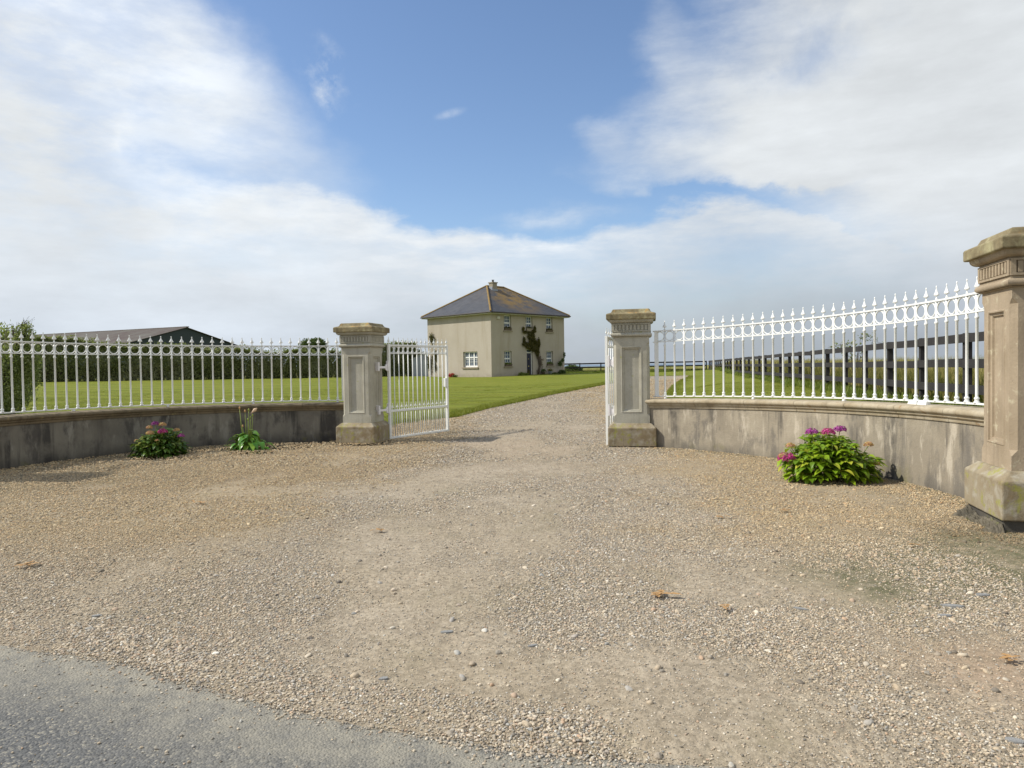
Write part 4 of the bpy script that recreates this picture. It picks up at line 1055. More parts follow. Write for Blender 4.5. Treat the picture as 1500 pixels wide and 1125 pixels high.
# ------------------------------------------------------------------ hedge along the back of the lawn
def hedge():
    ax, ay, bx_, by_ = -62.0, 52.0, -8.8, 66.0
    Lh = math.hypot(bx_ - ax, by_ - ay); ux, uy = (bx_ - ax) / Lh, (by_ - ay) / Lh; vx, vy = -uy, ux
    t = empty('hedge', ((ax + bx_) / 2, (ay + by_) / 2, 0), label='long dark evergreen hedge along the back of the left lawn', cat='hedge')
    n = 190000; s = rng.uniform(0, Lh, n)
    col_ph = fbm(s * .9, s * 0, 3, 41)
    base_h = lambda q: np.interp(q, [0, 21, 26, 29, 33, 37, 43, 49, 53, 56], [3.5, 3.6, 3.6, 3.05, 2.85, 2.65, 2.3, 2.4, 3.0, 3.0])
    top = base_h(s) + .6 * (fbm(s * .45, s * 0 + 2, 3, 42) - .5) + .35 * (fbm(s * 2.2, s * 0 + 5, 2, 43) - .5)
    face = rng.random(n) < .62
    zz = np.where(face, rng.random(n) ** .8 * top, top - np.abs(rng.normal(0, .12, n)))
    dpt = -(.75 + .28 * (fbm(s * 1.3, zz * .7, 3, 44) - .5) * 2 - .25 * (zz / top) ** 3) 
    dpt = np.where(face, dpt + np.abs(rng.normal(0, .12, n)), rng.uniform(-.6, .7, n))
    X = ax + ux * s + vx * dpt; Y = ay + uy * s + vy * dpt
    Z = zt(X, Y) + zz + .03
    # wispy leaders
    m = 9000; s2 = rng.uniform(0, Lh, m); c = np.round(s2 / .35) * .35; s2 = c + rng.normal(0, .07, m); t2 = base_h(c) + .6 * (fbm(c * .45, c * 0 + 2, 3, 42) - .5) + rng.random(m) ** 2 * .55 * fbm(c * 3, c * 0, 2, 47)
    X2 = ax + ux * s2; Y2 = ay + uy * s2 + rng.normal(0, .3, m); Z2 = zt(X2, Y2) + t2
    Pp = np.stack([np.concatenate([X, X2]), np.concatenate([Y, Y2]), np.concatenate([Z, Z2])], -1) - np.array([t.location.x, t.location.y, 0])
    V, Fq = leaf_quads(Pp, .085, elong=1.8); np_mesh('foliage', V, Fq, M['hedge'], parent=t)
    b = MB(); 
    for i in range(54):
        s_ = Lh * (i + .5) / 54; x_ = ax + ux * s_ + random.uniform(-.1, .1); y_ = ay + uy * s_ + random.uniform(-.1, .1); z_ = zt1(x_, y_)
        lx, ly = x_ - t.location.x, y_ - t.location.y
        b.tube([(lx, ly, z_ - .1), (lx + .05, ly, z_ + .9), (lx, ly + .05, z_ + 1.8)], .06, 5, .02)
    # solid dark cores added inside the leaves to block the light
    for i in range(52):
        s_ = Lh * (i + .5) / 52; x_ = ax + ux * s_; y_ = ay + uy * s_; z_ = zt1(x_, y_); lx, ly = x_ - t.location.x, y_ - t.location.y
        b.lathe([(.42, z_), (.55, z_ + .6), (.5, z_ + 1.3), (.2, z_ + 1.75)], 7, Matrix.Translation((lx, ly, 0)))
    b.build('stems', M['bark'], t)
hedge()
tree('feathery_shrub', -14.2, 20.3, 'feathery grey green willow like shrub at the far left behind the railing', 'shrub', [(-.2, 0, 1.3, .75, .7, 1.0), (.35, 0, 2.15, .38, .4, .55), (.1, .1, 1.8, .6, .6, .6), (-.5, 0, .7, .7, .6, .7), (.45, 0, 2.6, .22, .25, .35)], 17000, .038, M['shrub'], 1.3, .05, wisps=90)
tree('garden_bush', -15.7, 22.3, 'pale green rounded bush cut off by the left edge of the photo', 'bush', [(0, 0, 1.6, .85, .8, 1.25), (-.7, .2, 1.7, .8, .8, 1.3)], 20000, .06, M['shrub'], 1.0, .06)
tree('garden_bush', -40.2, 60.5, 'broad dark bush rising from the hedge left of the barn roof', 'bush', [(0, 0, 1.9, 1.7, 1.1, 1.35), (1.4, 0, 1.6, 1.0, .9, 1.15), (-1.5, 0, 1.7, 1.2, 1.0, 1.2)], 16000, .11, M['hedge'], 1.2, .08)
tree('round_tree', -20.8, 75, 'small round dark tree rising above the hedge left of the gate pillar', 'tree', [(0, 0, 3.1, 1.25, 1.2, 1.0), (.5, 0, 3.5, .9, .9, .75), (-.6, 0, 3.3, .8, .8, .8), (.1, 0, 2.4, 1.4, 1.2, .7), (1.3, 0, 2.6, .5, .5, .5)], 15000, .12, M['dark_tree'], 2.0, .12)
tree('garden_bush', -9.4, 66.2, 'dark bush behind the grey shed beside the house', 'bush', [(0, 0, 1.4, 1.3, .9, 1.4), (-1.6, 0, 1.3, 1.2, .9, 1.3)], 9000, .11, M['hedge'], 1.2, .08)
tree('garden_bush', 6.9, 83.0, 'low dark bush beyond the far rail fence next to the house corner', 'bush', [(0, 0, .55, .8, .6, .55), (.7, 0, .45, .6, .5, .45)], 3000, .10, M['dark_tree'], .5, .05)

# ------------------------------------------------------------------ barn
def barn():
    px_, py_ = -49.8, 110.0; rz = math.atan2(13, -26)       # local +X: along the ridge, away to the left
    t = empty('barn', (px_, py_, .6), rz, label='long dark barn with a shallow rusty corrugated roof beyond the hedge', cat='barn')
    W_, L_, ez, hz = 9.5, 46, 4.85, 7.35
    b = MB(); b.raw([(0, -W_, -1), (0, W_, -1), (0, W_, ez), (0, 0, hz), (0, -W_, ez), (L_, -W_, -1), (L_, W_, -1), (L_, W_, ez), (L_, 0, hz), (L_, -W_, ez)],
        [(0, 1, 2, 3, 4), (9, 8, 7, 6, 5), (0, 4, 9, 5), (1, 6, 7, 2)]); b.build('wall', M['barn_dark'], t)
    v = []; f = []; N_ = 230
    for s in (-1, 1):
        base = len(v)
        for i in range(N_ + 1):
            x_ = -.3 + (L_ + .6) * i / N_; dz = .03 * (1 if i % 2 else -1)
            v += [(x_, 0, hz + .12 + dz), (x_, s * (W_ + .4), ez + .02 + dz)]
        for i in range(N_): f.append((base + 2 * i, base + 2 * i + 1, base + 2 * i + 3, base + 2 * i + 2))
    r = mesh_obj('roof', v, f, M['corr'], t); m = r.modifiers.new('thick', 'SOLIDIFY'); m.thickness = .05
    b = MB(); b.box(-.32, L_ + .3, -.25, .25, hz + .10, hz + .24); b.build('ridge', M['corr'], r)
barn()

# ------------------------------------------------------------------ house
def house():
    ang = R(46); t = empty('house', (-1.64, 57.4, .55), ang, label='two storey square rendered house with hipped slate roof and navy front door', cat='house')
    FW, SW, H = 9.11, 7.95, 5.28; dp = .16
    def wall(mapf, Wd, ops):
        """mapf(u, z, d): d = depth into the wall"""
        b = MB(); us = sorted({0, Wd, *[o[0] for o in ops], *[o[1] for o in ops]}); zs = sorted({-.3, H, *[o[2] for o in ops], *[o[3] for o in ops]})
        for i in range(len(us) - 1):
            for j in range(len(zs) - 1):
                um, zm = (us[i] + us[i + 1]) / 2, (zs[j] + zs[j + 1]) / 2
                if any(o[0] < um < o[1] and o[2] < zm < o[3] for o in ops): continue
                b.raw([mapf(us[i], zs[j], 0), mapf(us[i + 1], zs[j], 0), mapf(us[i + 1], zs[j + 1], 0), mapf(us[i], zs[j + 1], 0)], [(0, 1, 2, 3)])
        for u0, u1, z0, z1 in ops:
            c = [(u0, z0), (u1, z0), (u1, z1), (u0, z1)]
            for k in range(4):
                a, d_ = c[k], c[(k + 1) % 4]; b.raw([mapf(a[0], a[1], 0), mapf(a[0], a[1], .3), mapf(d_[0], d_[1], .3), mapf(d_[0], d_[1], 0)], [(0, 1, 2, 3)])
        return b
    fm = lambda u, z, d: (u, d, z); sm = lambda u, z, d: (d, SW - u, z)     # side runs so that outside is -X
    ww = .43
    fops = [(c - ww, c + ww, z0, z1) for c in (1.92, 7.11) for z0, z1 in ((.86, 2.13), (3.80, 5.05))] + [(4.53 - ww, 4.53 + ww, 3.86, 5.05), (4.53 - .36, 4.53 + .40, 0.02, 2.32)]
    sops = [(SW - 3.36, SW - 1.62, .84, 2.12)]
    b = wall(fm, FW, fops); s = wall(sm, SW, sops); b.raw(s.v, s.f)
    b.raw([(FW, 0, -.3), (FW, SW, -.3), (FW, SW, H), (FW, 0, H)], [(0, 1, 2, 3)]); b.raw([(FW, SW, -.3), (0, SW, -.3), (0, SW, H), (FW, SW, H)], [(0, 1, 2, 3)])
    b.build('wall', M['render'], t)
    mw = MB(); mw.box(.35, FW - .05, .34, .36, 0, H); mw.box(.34, .36, .36, SW - .05, 0, H); mw.build('inner_wall', M['pot'], t)
    # roof
    o = .38; ez = H - .02; A, B_, Cc, D_ = (-o, -o, ez), (FW + o, -o, ez), (FW + o, SW + o, ez), (-o, SW + o, ez)
    rz_ = ez + 2.62; r0 = (3.47, SW / 2, rz_); r1 = (5.55, SW / 2, rz_)
    b = MB(); b.raw([A, B_, Cc, D_, r0, r1], [(0, 1, 5, 4), (1, 2, 5), (2, 3, 4, 5), (3, 0, 4), (0, 3, 2, 1)]); rf = b.build('roof', M['slate'], t)
    b = MB()
    for a, d_ in ((A, r0), (B_, r1), (Cc, r1), (D_, r0), (r0, r1)): b.tube([Vector(a) + Vector((0, 0, .015)), Vector(d_) + Vector((0, 0, .03))], .075, 6)
    b.build('ridge_tiles', M['ridge'], rf)
    # fascia + gutter
    b = MB(); b.box(-o + .02, FW + o - .02, -o + .02, -o + .06, ez - .17, ez - .02); b.box(-o + .02, FW + o - .02, SW + o - .06, SW + o - .02, ez - .17, ez - .02)
    b.box(-o + .02, -o + .06, -o + .061, SW + o - .061, ez - .17, ez - .02); b.box(FW + o - .06, FW + o - .02, -o + .061, SW + o - .061, ez - .17, ez - .02)
    b.box(-o + .06, FW + o - .06, -o + .061, -.005, ez - .17, ez - .15); b.box(-o + .061, -.005, -.004, SW + o - .07, ez - .17, ez - .15)
    b.build('fascia', M['fascia'], t)
    b = MB(); b.tube([(-o - .05, -o - .03, ez - .06), (FW + o + .05, -o - .03, ez - .06)], .055, 6); b.tube([(-o - .03, -o - .05, ez - .06), (-o - .03, SW + o + .05, ez - .06)], .055, 6); b.build('gutter', M['pot'], t)
    # chimney
    cx, cy = 3.75, 3.5; b = MB(); b.box(cx - .27, cx + .27, cy - .24, cy + .24, rz_ - 1.0, rz_ + .22); ch = b.build('chimney', M['chim'], rf, bevel=.01)
    b = MB(); b.box(cx - .32, cx + .32, cy - .29, cy + .29, rz_ + .22, rz_ + .30); b.build('chimney_cap', M['chim'], ch) if False else None
    b.build('chimney_cap', M['chim'], rf)
    b = MB(); b.lathe([(.10, rz_ + .30), (.08, rz_ + .46)], 10, Matrix.Translation((cx, cy, 0))); b.lathe([(.13, rz_ + .48), (.13, rz_ + .51)], 10, Matrix.Translation((cx, cy, 0))); b.lathe([(.02, rz_ + .45), (.02, rz_ + .485)], 6, Matrix.Translation((cx, cy, 0))); b.build('chimney_pot', M['pot'], rf)
    b = MB(); b.box(cx - .30, cx + .30, cy - .30, cy - .245, rz_ - .75, rz_ - .30); b.box(cx - .33, cx - .275, cy - .244, cy + .24, rz_ - .55, rz_ - .12); b.build('flashing', M['lead'], rf)
    # windows
    def sash(c, z0, z1, label=None):
        b = MB(); u0, u1 = c - ww, c + ww; y0, y1 = dp, dp + .06; fr = .065
        b.box(u0, u0 + fr, y0, y1, z0, z1); b.box(u1 - fr, u1, y0, y1, z0, z1); b.box(u0 + fr, u1 - fr, y0, y1, z1 - fr, z1); b.box(u0 + fr, u1 - fr, y0, y1, z0, z0 + .08)
        zm = (z0 + z1) / 2; b.box(u0 + fr, u1 - fr, y0 - .005, y1, zm - .05, zm + .05)
        f = b.build('window', M['pvc'], t)
        b = MB(); iw = u1 - u0 - 2 * fr
        for k in (1, 2): x_ = u0 + fr + iw * k / 3; b.box(x_ - .012, x_ + .012, y0 + .015, y1 - .01, z0 + .08, z1 - fr)
        for q in ((z0 + .08 + zm - .05) / 2, (zm + .05 + z1 - fr) / 2): b.box(u0 + fr, u1 - fr, y0 + .016, y1 - .011, q - .012, q + .012)
        b.build('glazing_bars', M['pvc'], f)
        b = MB(); b.box(u0 + fr, u1 - fr, y1 - .012, y1 - .004, z0 + .08, z1 - fr); b.build('pane', M['glass_dark'], f)
        b = MB(); b.box(u0 - .08, u1 + .08, -.09, dp, z0 - .10, z0 - .001); b.build('sill', M['sill'], f)
    for c in (1.92, 7.11): sash(c, .86, 2.13); sash(c, 3.80, 5.05)
    sash(4.53, 3.86, 5.05)
    # side window, three lights
    u0, u1, z0, z1 = 1.62, 3.36, .84, 2.12; b = MB(); x0, x1 = dp, dp + .06
    def sb(a, b_, c, d_, e=0, mb=None): (mb or b).box(x0 + e, x1 - e, a, b_, c, d_)
    sb(u0, u0 + .09, z0, z1); sb(u1 - .09, u1, z0, z1); sb(u0 + .09, u1 - .09, z1 - .08, z1); sb(u0 + .09, u1 - .09, z0, z0 + .13)
    for k in (1, 2): c = u0 + (u1 - u0) * k / 3; sb(c - .07, c + .07, z0 + .13, z1 - .08)
    zt_ = z1 - .48
    for k in range(3):
        a = u0 + (u1 - u0) * k / 3 + .08; d_ = u0 + (u1 - u0) * (k + 1) / 3 - .08; sb(a, d_, zt_ - .05, zt_ + .05, .001)
    f = b.build('window', M['pvc'], t); g = MB()
    for k in range(3):
        a = u0 + (u1 - u0) * k / 3 + .07; d_ = u0 + (u1 - u0) * (k + 1) / 3 - .07
        sb((a + d_) / 2 - .012, (a + d_) / 2 + .012, z0 + .13, z1 - .08, .016, g)
        for q in (.3, .52): sb(a, d_, z0 + .13 + q - .012, z0 + .13 + q + .012, .017, g)
    g.build('glazing_bars', M['pvc'], f); g = MB(); g.box(x1 - .012, x1 - .004, u0 + .09, u1 - .09, z0 + .13, z1 - .08); g.build('pane', M['glass_dark'], f)
    g = MB(); g.box(-.09, dp, u0 - .1, u1 + .1, z0 - .11, z0 - .001); g.build('sill', M['sill'], f)
    # door
    dx0, dx1 = 4.17, 4.93; b = MB(); b.box(dx0 + .06, dx1 - .08, dp, dp + .05, .03, 1.95)
    for zz0, zz1 in ((.2, .75), (.95, 1.75)):
        for q0, q1 in ((.14, .30), (.38, .54)): b.box(dx0 + q0, dx0 + q1, dp - .015, dp + .001, zz0, zz1)
    d = b.build('door', M['door'], t)
    b = MB(); b.box(4.48, 4.6, dp - .03, dp - .001, .82, .88); b.build('letterbox', M['brass'], d); b = MB(); b.box(4.52, 4.56, dp - .04, dp - .001, 1.42, 1.5); b.build('knocker', M['brass'], d)
    b = MB(); b.box(dx0, dx0 + .059, dp - .01, dp + .06, 0.02, 2.32); b.box(dx1 - .079, dx1, dp - .01, dp + .06, .02, 2.32); b.box(dx0 + .06, dx1 - .08, dp - .01, dp + .06, 1.951, 2.04); b.box(dx0 + .06, dx1 - .08, dp - .01, dp + .06, 2.24, 2.32)
    fr = b.build('door_frame', M['pvc'], t); b = MB(); b.box(dx0 + .06, dx1 - .08, dp + .02, dp + .03, 2.04, 2.24); b.build('fanlight', M['glass_dark'], fr)
    b = MB(); b.box(dx0 - .2, dx1 + .2, -.45, 0, -.2, .02); b.build('doorstep', M['sill'], t)
    b = MB(); b.box(.62, .95, -.12, -.001, 4.70, 4.90); b.build('alarm_box', M['fascia'], t, bevel=.01)
    Mx = t.matrix_basis.copy() if False else Matrix.Translation(t.location) @ Matrix.Rotation(ang, 4, 'Z')
    # window boxes stand on the sills: separate things
    grp = 'window boxes on the house front'
    for c, z_, lab in ((1.92, 3.80, 'brown window box under the upper left front window of the house'), (4.53, 3.86, 'brown window box under the upper middle window above the door'), (7.11, 3.80, 'brown window box under the upper right front window of the house'), (1.92, .86, 'planted window box under the ground floor window left of the door'), (7.11, .86, 'brown window box under the ground floor window right of the door')):
        wb = empty('window_box', Mx @ Vector((c, -.01, z_)), ang, label=lab, cat='window box', group=grp)
        b = MB(); b.raw([(-.36, -.07, 0), (.36, -.07, 0), (.36, .13, 0), (-.36, .13, 0), (-.40, -.10, .17), (.40, -.10, .17), (.40, .14, .17), (-.40, .14, .17)], [(0, 3, 2, 1), (0, 1, 5, 4), (1, 2, 6, 5), (2, 3, 7, 6), (3, 0, 4, 7), (4, 5, 6, 7)]); b.build('trough', M['sill'] if z_ > 3.85 else M['planter'], wb)
        n_ = 260; Pp = np.stack([rng.uniform(-.36, .36, n_), rng.uniform(-.08, .12, n_), .17 + np.abs(rng.normal(0, .07, n_))], -1); V, Fq = leaf_quads(Pp, .05); np_mesh('plants', V, Fq, M['climber'] if z_ > 1 else M['weed'], parent=wb)
    # climber over the door
    cl = empty('climbing_plant', Mx @ Vector((5.3, -.02, 0)), ang, label='brown green climbing plant spreading over the front wall above the door', cat='climber')
    blobs = [(-.65, -.1, 3.35, .45, .12, .42), (-.45, -.12, 2.85, .55, .14, .38), (-.25, -.12, 2.35, .42, .14, .3), (-1.35, -.1, 2.7, .42, .1, .2), (-1.5, -.08, 3.0, .16, .08, .3), (-.6, -.12, 2.6, .5, .14, .4), (.25, -.12, 2.75, .2, .1, .5), (-1.3, -.1, 3.72, .4, .08, .12), (-1.6, -.08, 3.95, .13, .08, .22), (-.35, -.1, 3.8, .3, .1, .16), (-.2, -.1, 4.0, .16, .08, .28), (.1, -.1, 2.0, .22, .1, .35), (-1.0, -.1, 2.45, .3, .1, .18)]
    Pp, _ = crown_pts(blobs, 8500, .15); V, Fq = leaf_quads(Pp, .07); np_mesh('foliage', V, Fq, M['climber'], parent=cl)
    b = MB()
    for i in range(9):
        x0_ = random.uniform(0, .5); b.tube([(x0_, -.03, 0), (x0_ + random.uniform(-.1, .4), -.05, .8), (x0_ * .6 + random.uniform(-.3, .5), -.05, 1.6), (random.uniform(-.6, .3), -.06, 2.6)], .022, 5, .008)
    b.build('stems', M['bark'], cl)
    Pp, _ = crown_pts([(.35, -.08, 1.55, .35, .06, .25), (.5, -.08, 1.1, .3, .06, .3), (.2, -.1, .4, .25, .1, .3), (.75, -.08, 1.4, .2, .05, .12)], 420, .1); V, Fq = leaf_quads(Pp, .05); np_mesh('thin_foliage', V, Fq, M['twig'], parent=cl)
    # climber on the left end of the side wall
    cs = empty('climbing_plant', Mx @ Vector((-.02, 7.2, 0)), ang, label='sparse climbing plant on the sunny side wall behind the open gate', cat='climber')
    Pp, _ = crown_pts([(-.08, .1, 3.4, .08, .4, .5), (-.08, -.1, 1.6, .08, .15, .5), (-.08, .45, 1.2, .08, .25, .9), (-.08, -.35, 1.9, .08, .12, .5), (-.08, -.2, .9, .08, .2, .4)], 1400, .1); V, Fq = leaf_quads(Pp, .07); np_mesh('foliage', V, Fq, M['climber'], parent=cs)
    b = MB(); b.tube([(-.03, .3, 0), (-.05, .3, 1.2), (-.05, .1, 2.2), (-.05, .1, 3.4)], .02, 5, .01); b.tube([(-.03, .3, .2), (-.05, -.2, .9), (-.05, -.3, 2.0)], .018, 5, .008); b.tube([(-.04, .2, .5), (-.05, -.6, .95), (-.05, -1.2, 1.0)], .015, 5, .006); b.build('stems', M['bark'], cs)
    # plants along the base
    def small(name, u, d_, label, cat, blobs, n_, sz, mat, stem=None):
        q = empty(name, Mx @ Vector((u, -d_, 0.04)), ang, label=label, cat=cat); Pp, _ = crown_pts(blobs, n_, .2); Pp = Pp[Pp[:, 2] > 0]; V, Fq = leaf_quads(Pp, sz); np_mesh('foliage', V, Fq, mat, parent=q)
        if stem: b = MB(); [b.tube(s_, .015, 4, .008) for s_ in stem]; b.build('stem', M['bark'], q)
        return q
    small('low_shrub', 3.0, .5, 'low green plant at the foot of the house wall left of the door', 'plant', [(0, 0, .12, .45, .25, .22), (.5, 0, .1, .3, .2, .18)], 700, .06, M['weed'])
    small('low_shrub', 3.95, .4, 'small dark plant immediately left of the navy door', 'plant', [(0, 0, .35, .15, .12, .2), (0, 0, .15, .08, .08, .15)], 260, .05, M['climber'])
    small('rose_bush', 8.35, .35, 'lanky shrub at the right end of the house front', 'shrub', [(-.25, 0, 1.0, .3, .2, .28), (.3, 0, 1.75, .13, .12, .26), (.1, 0, 1.3, .2, .15, .2), (.0, 0, .25, .5, .25, .22), (-.9, 0, .12, .5, .2, .12)], 1300, .07, M['dark_tree'], [[(0, 0, 0), (.05, 0, .8), (.3, 0, 1.7)], [(0, 0, 0), (-.15, 0, .6), (-.25, 0, 1.0)]])
    for k, (u, lab) in enumerate(((5.85, 'dark plant pot right of the climber stems'), (6.75, 'grey plant pot with pink flowers under the ground floor window'))):
        q = empty('plant_pot', Mx @ Vector((u, -.35, .04)), ang, label=lab, cat='plant pot', group='pots by the house front')
        b = MB(); b.lathe([(.13, 0), (.18, .26), (.20, .27), (.20, .31), (.17, .31)], 12); b.build('pot', M['planter'] if k == 0 else M['lead'], q, smooth=True)
        Pp, _ = crown_pts([(0, 0, .42, .26, .22, .16)], 260, .2); V, Fq = leaf_quads(Pp, .05); np_mesh('foliage', V, Fq, M['dark_tree'], parent=q)
        if k: Pp, _ = crown_pts([(0, 0, .46, .24, .2, .14)], 40, .8); V, Fq = leaf_quads(Pp, .05); np_mesh('flowers', V, Fq, M['faded'], parent=q)
    q = empty('flower_clump', Mx @ Vector((-.45, 4.3, .04)), ang, label='clump of red flowers at the foot of the sunny side wall', cat='flowers')
    Pp, _ = crown_pts([(0, 0, .12, .2, .4, .2)], 500, .3); Pp = Pp[Pp[:, 2] > 0]; V, Fq = leaf_quads(Pp, .07); np_mesh('petals', V, Fq, M['red'], parent=q)
    Pp, _ = crown_pts([(0, -.2, .08, .18, .5, .12)], 300, .3); Pp = Pp[Pp[:, 2] > 0]; V, Fq = leaf_quads(Pp, .07); np_mesh('foliage', V, Fq, M['dark_tree'], parent=q)
house()

def shed():
    t = empty('garden_shed', (-8.15, 65.3, zt1(-8.15, 65.3)), R(8), label='small grey metal garden shed with a gable front left of the house', cat='shed')
    w2, L_, e, a = .95, 2.2, 1.62, 2.12; b = MB()
    b.raw([(-w2, 0, 0), (w2, 0, 0), (w2, 0, e), (0, 0, a), (-w2, 0, e), (-w2, L_, 0), (w2, L_, 0), (w2, L_, e), (0, L_, a), (-w2, L_, e)], [(0, 1, 2, 3, 4), (9, 8, 7, 6, 5), (0, 4, 9, 5), (1, 6, 7, 2)])
    for i in range(9):
        x_ = -w2 + .1 + i * (2 * w2 - .2) / 8; zz = e + (a - e) * (1 - abs(x_) / w2) - .03; b.box(x_ - .03, x_ + .03, -.02, -.001, .03, zz)
    b.build('wall', M['shed'], t)
    b = MB(); b.raw([(-w2 - .1, -.08, e - .04), (0, -.08, a + .02), (w2 + .1, -.08, e - .04), (-w2 - .1, L_ + .08, e - .04), (0, L_ + .08, a + .02), (w2 + .1, L_ + .08, e - .04)], [(0, 1, 4, 3), (1, 2, 5, 4)])
    r = b.build('roof', M['shed_roof'], t); m = r.modifiers.new('t', 'SOLIDIFY'); m.thickness = .05
    b = MB(); b.box(.05, .75, -.035, -.021, .05, 1.55); b.build('door', M['shed_roof'], t)
shed()

# ------------------------------------------------------------------ dark post-and-rail fences
def rail_fence(pts, n, label, ht=1.36, thick=1., ground=None):
    """pts polyline (x,y,ztop)"""
    c = empty('rail_fence', (pts[0][0], pts[0][1], 0), label=label, cat='fence', group='dark timber post and rail fences')
    ox, oy = pts[0][0], pts[0][1]
    ys = [p[1] for p in pts]; cum = [0]
    for a, b_ in zip(pts, pts[1:]): cum.append(cum[-1] + math.dist(a[:2], b_[:2]))
    P3 = lambda s: tuple(np.interp(s, cum, [p[k] for p in pts]) for k in range(3))
    p0 = None; prev = None
    for i in range(n + 1):
        s = cum[-1] * i / n; x_, y_, z_ = P3(s); x2, y2, _ = P3(min(s + .5, cum[-1])); x1, y1, _ = P3(max(0, s - .5)); a = math.atan2(y2 - y1, x2 - x1)
        if p0 is None:
            b = MB(); b.sqloops([(.055, -ht - .3), (.055, .02)]); p0 = b.build('post', M['fence'], c); o = p0
        else: o = dup(p0, c)
        o.location = (x_ - ox, y_ - oy, z_); o.rotation_euler = (0, 0, a)
        if prev:
            for r in (0, .42, .84):
                b = MB(); q = Vector((prev[0] - ox, prev[1] - oy, prev[2] - r)); e = Vector((x_ - ox, y_ - oy, z_ - r)); d = (e - q); dn = Vector((d.y, -d.x, 0)).normalized(); 
                if dn.x > 0: dn = -dn
                j = random.uniform(-.012, .012); q.z += j; e.z += random.uniform(-.012, .012); f0 = dn * .057; f1 = dn * .095; g = d.normalized() * .004
                vs = [q + g + f0, e - g + f0, e - g + f1, q + g + f1]; hh = .145
                b.raw([v - Vector((0, 0, hh)) for v in vs] + vs, [(0, 1, 2, 3), (7, 6, 5, 4), (0, 4, 5, 1), (1, 5, 6, 2), (2, 6, 7, 3), (3, 7, 4, 0)]); b.build('rail', M['fence'], c)
        prev = (x_, y_, z_)
    return c
rail_fence([(6.6, 7.6, 1.93), (7.5, 11.4, 1.91), (9.76, 21, 1.86), (21.2, 77, 1.66)], 31, 'dark timber rail fence running away from the railing on the right')
rail_fence([(0.5, 79, 1.60), (21.4, 79, 1.66)], 9, 'dark timber rail fence crossing behind the house and the end of the drive')

# bramble stems sticking over the fence
def bramble():
    x0, y0 = 10.6, 22.2; z0 = zt1(x0, y0) + .1
    t = empty('bramble', (x0, y0, z0), label='dry bramble arching over the dark rail fence behind the right railing', cat='bramble')
    b = MB(); PPs = []
    for i in range(11):
        a = random.uniform(-.7, .7); l = random.uniform(.3, .9); h = random.uniform(1.3, 1.75)
        pts = [(random.uniform(-.15, .15), 0, 0), (a * .4, 0, h * .6), (a * .8, -.1, h), (a * .8 + math.copysign(l * .5, a), -.1, h * .95)]; b.tube(pts, .010, 5, .004)
        for k in range(22): u = random.random(); q = Vector(pts[1]).lerp(Vector(pts[2]), u) if random.random() < .5 else Vector(pts[2]).lerp(Vector(pts[3]), u); PPs.append((q.x + random.gauss(0, .06), q.y + random.gauss(0, .06), q.z + random.gauss(0, .05)))
    b.build('stem', M['twig'], t, smooth=True); V, Fq = leaf_quads(np.array(PPs), .045); np_mesh('foliage', V, Fq, M['shrub'], parent=t)
bramble()

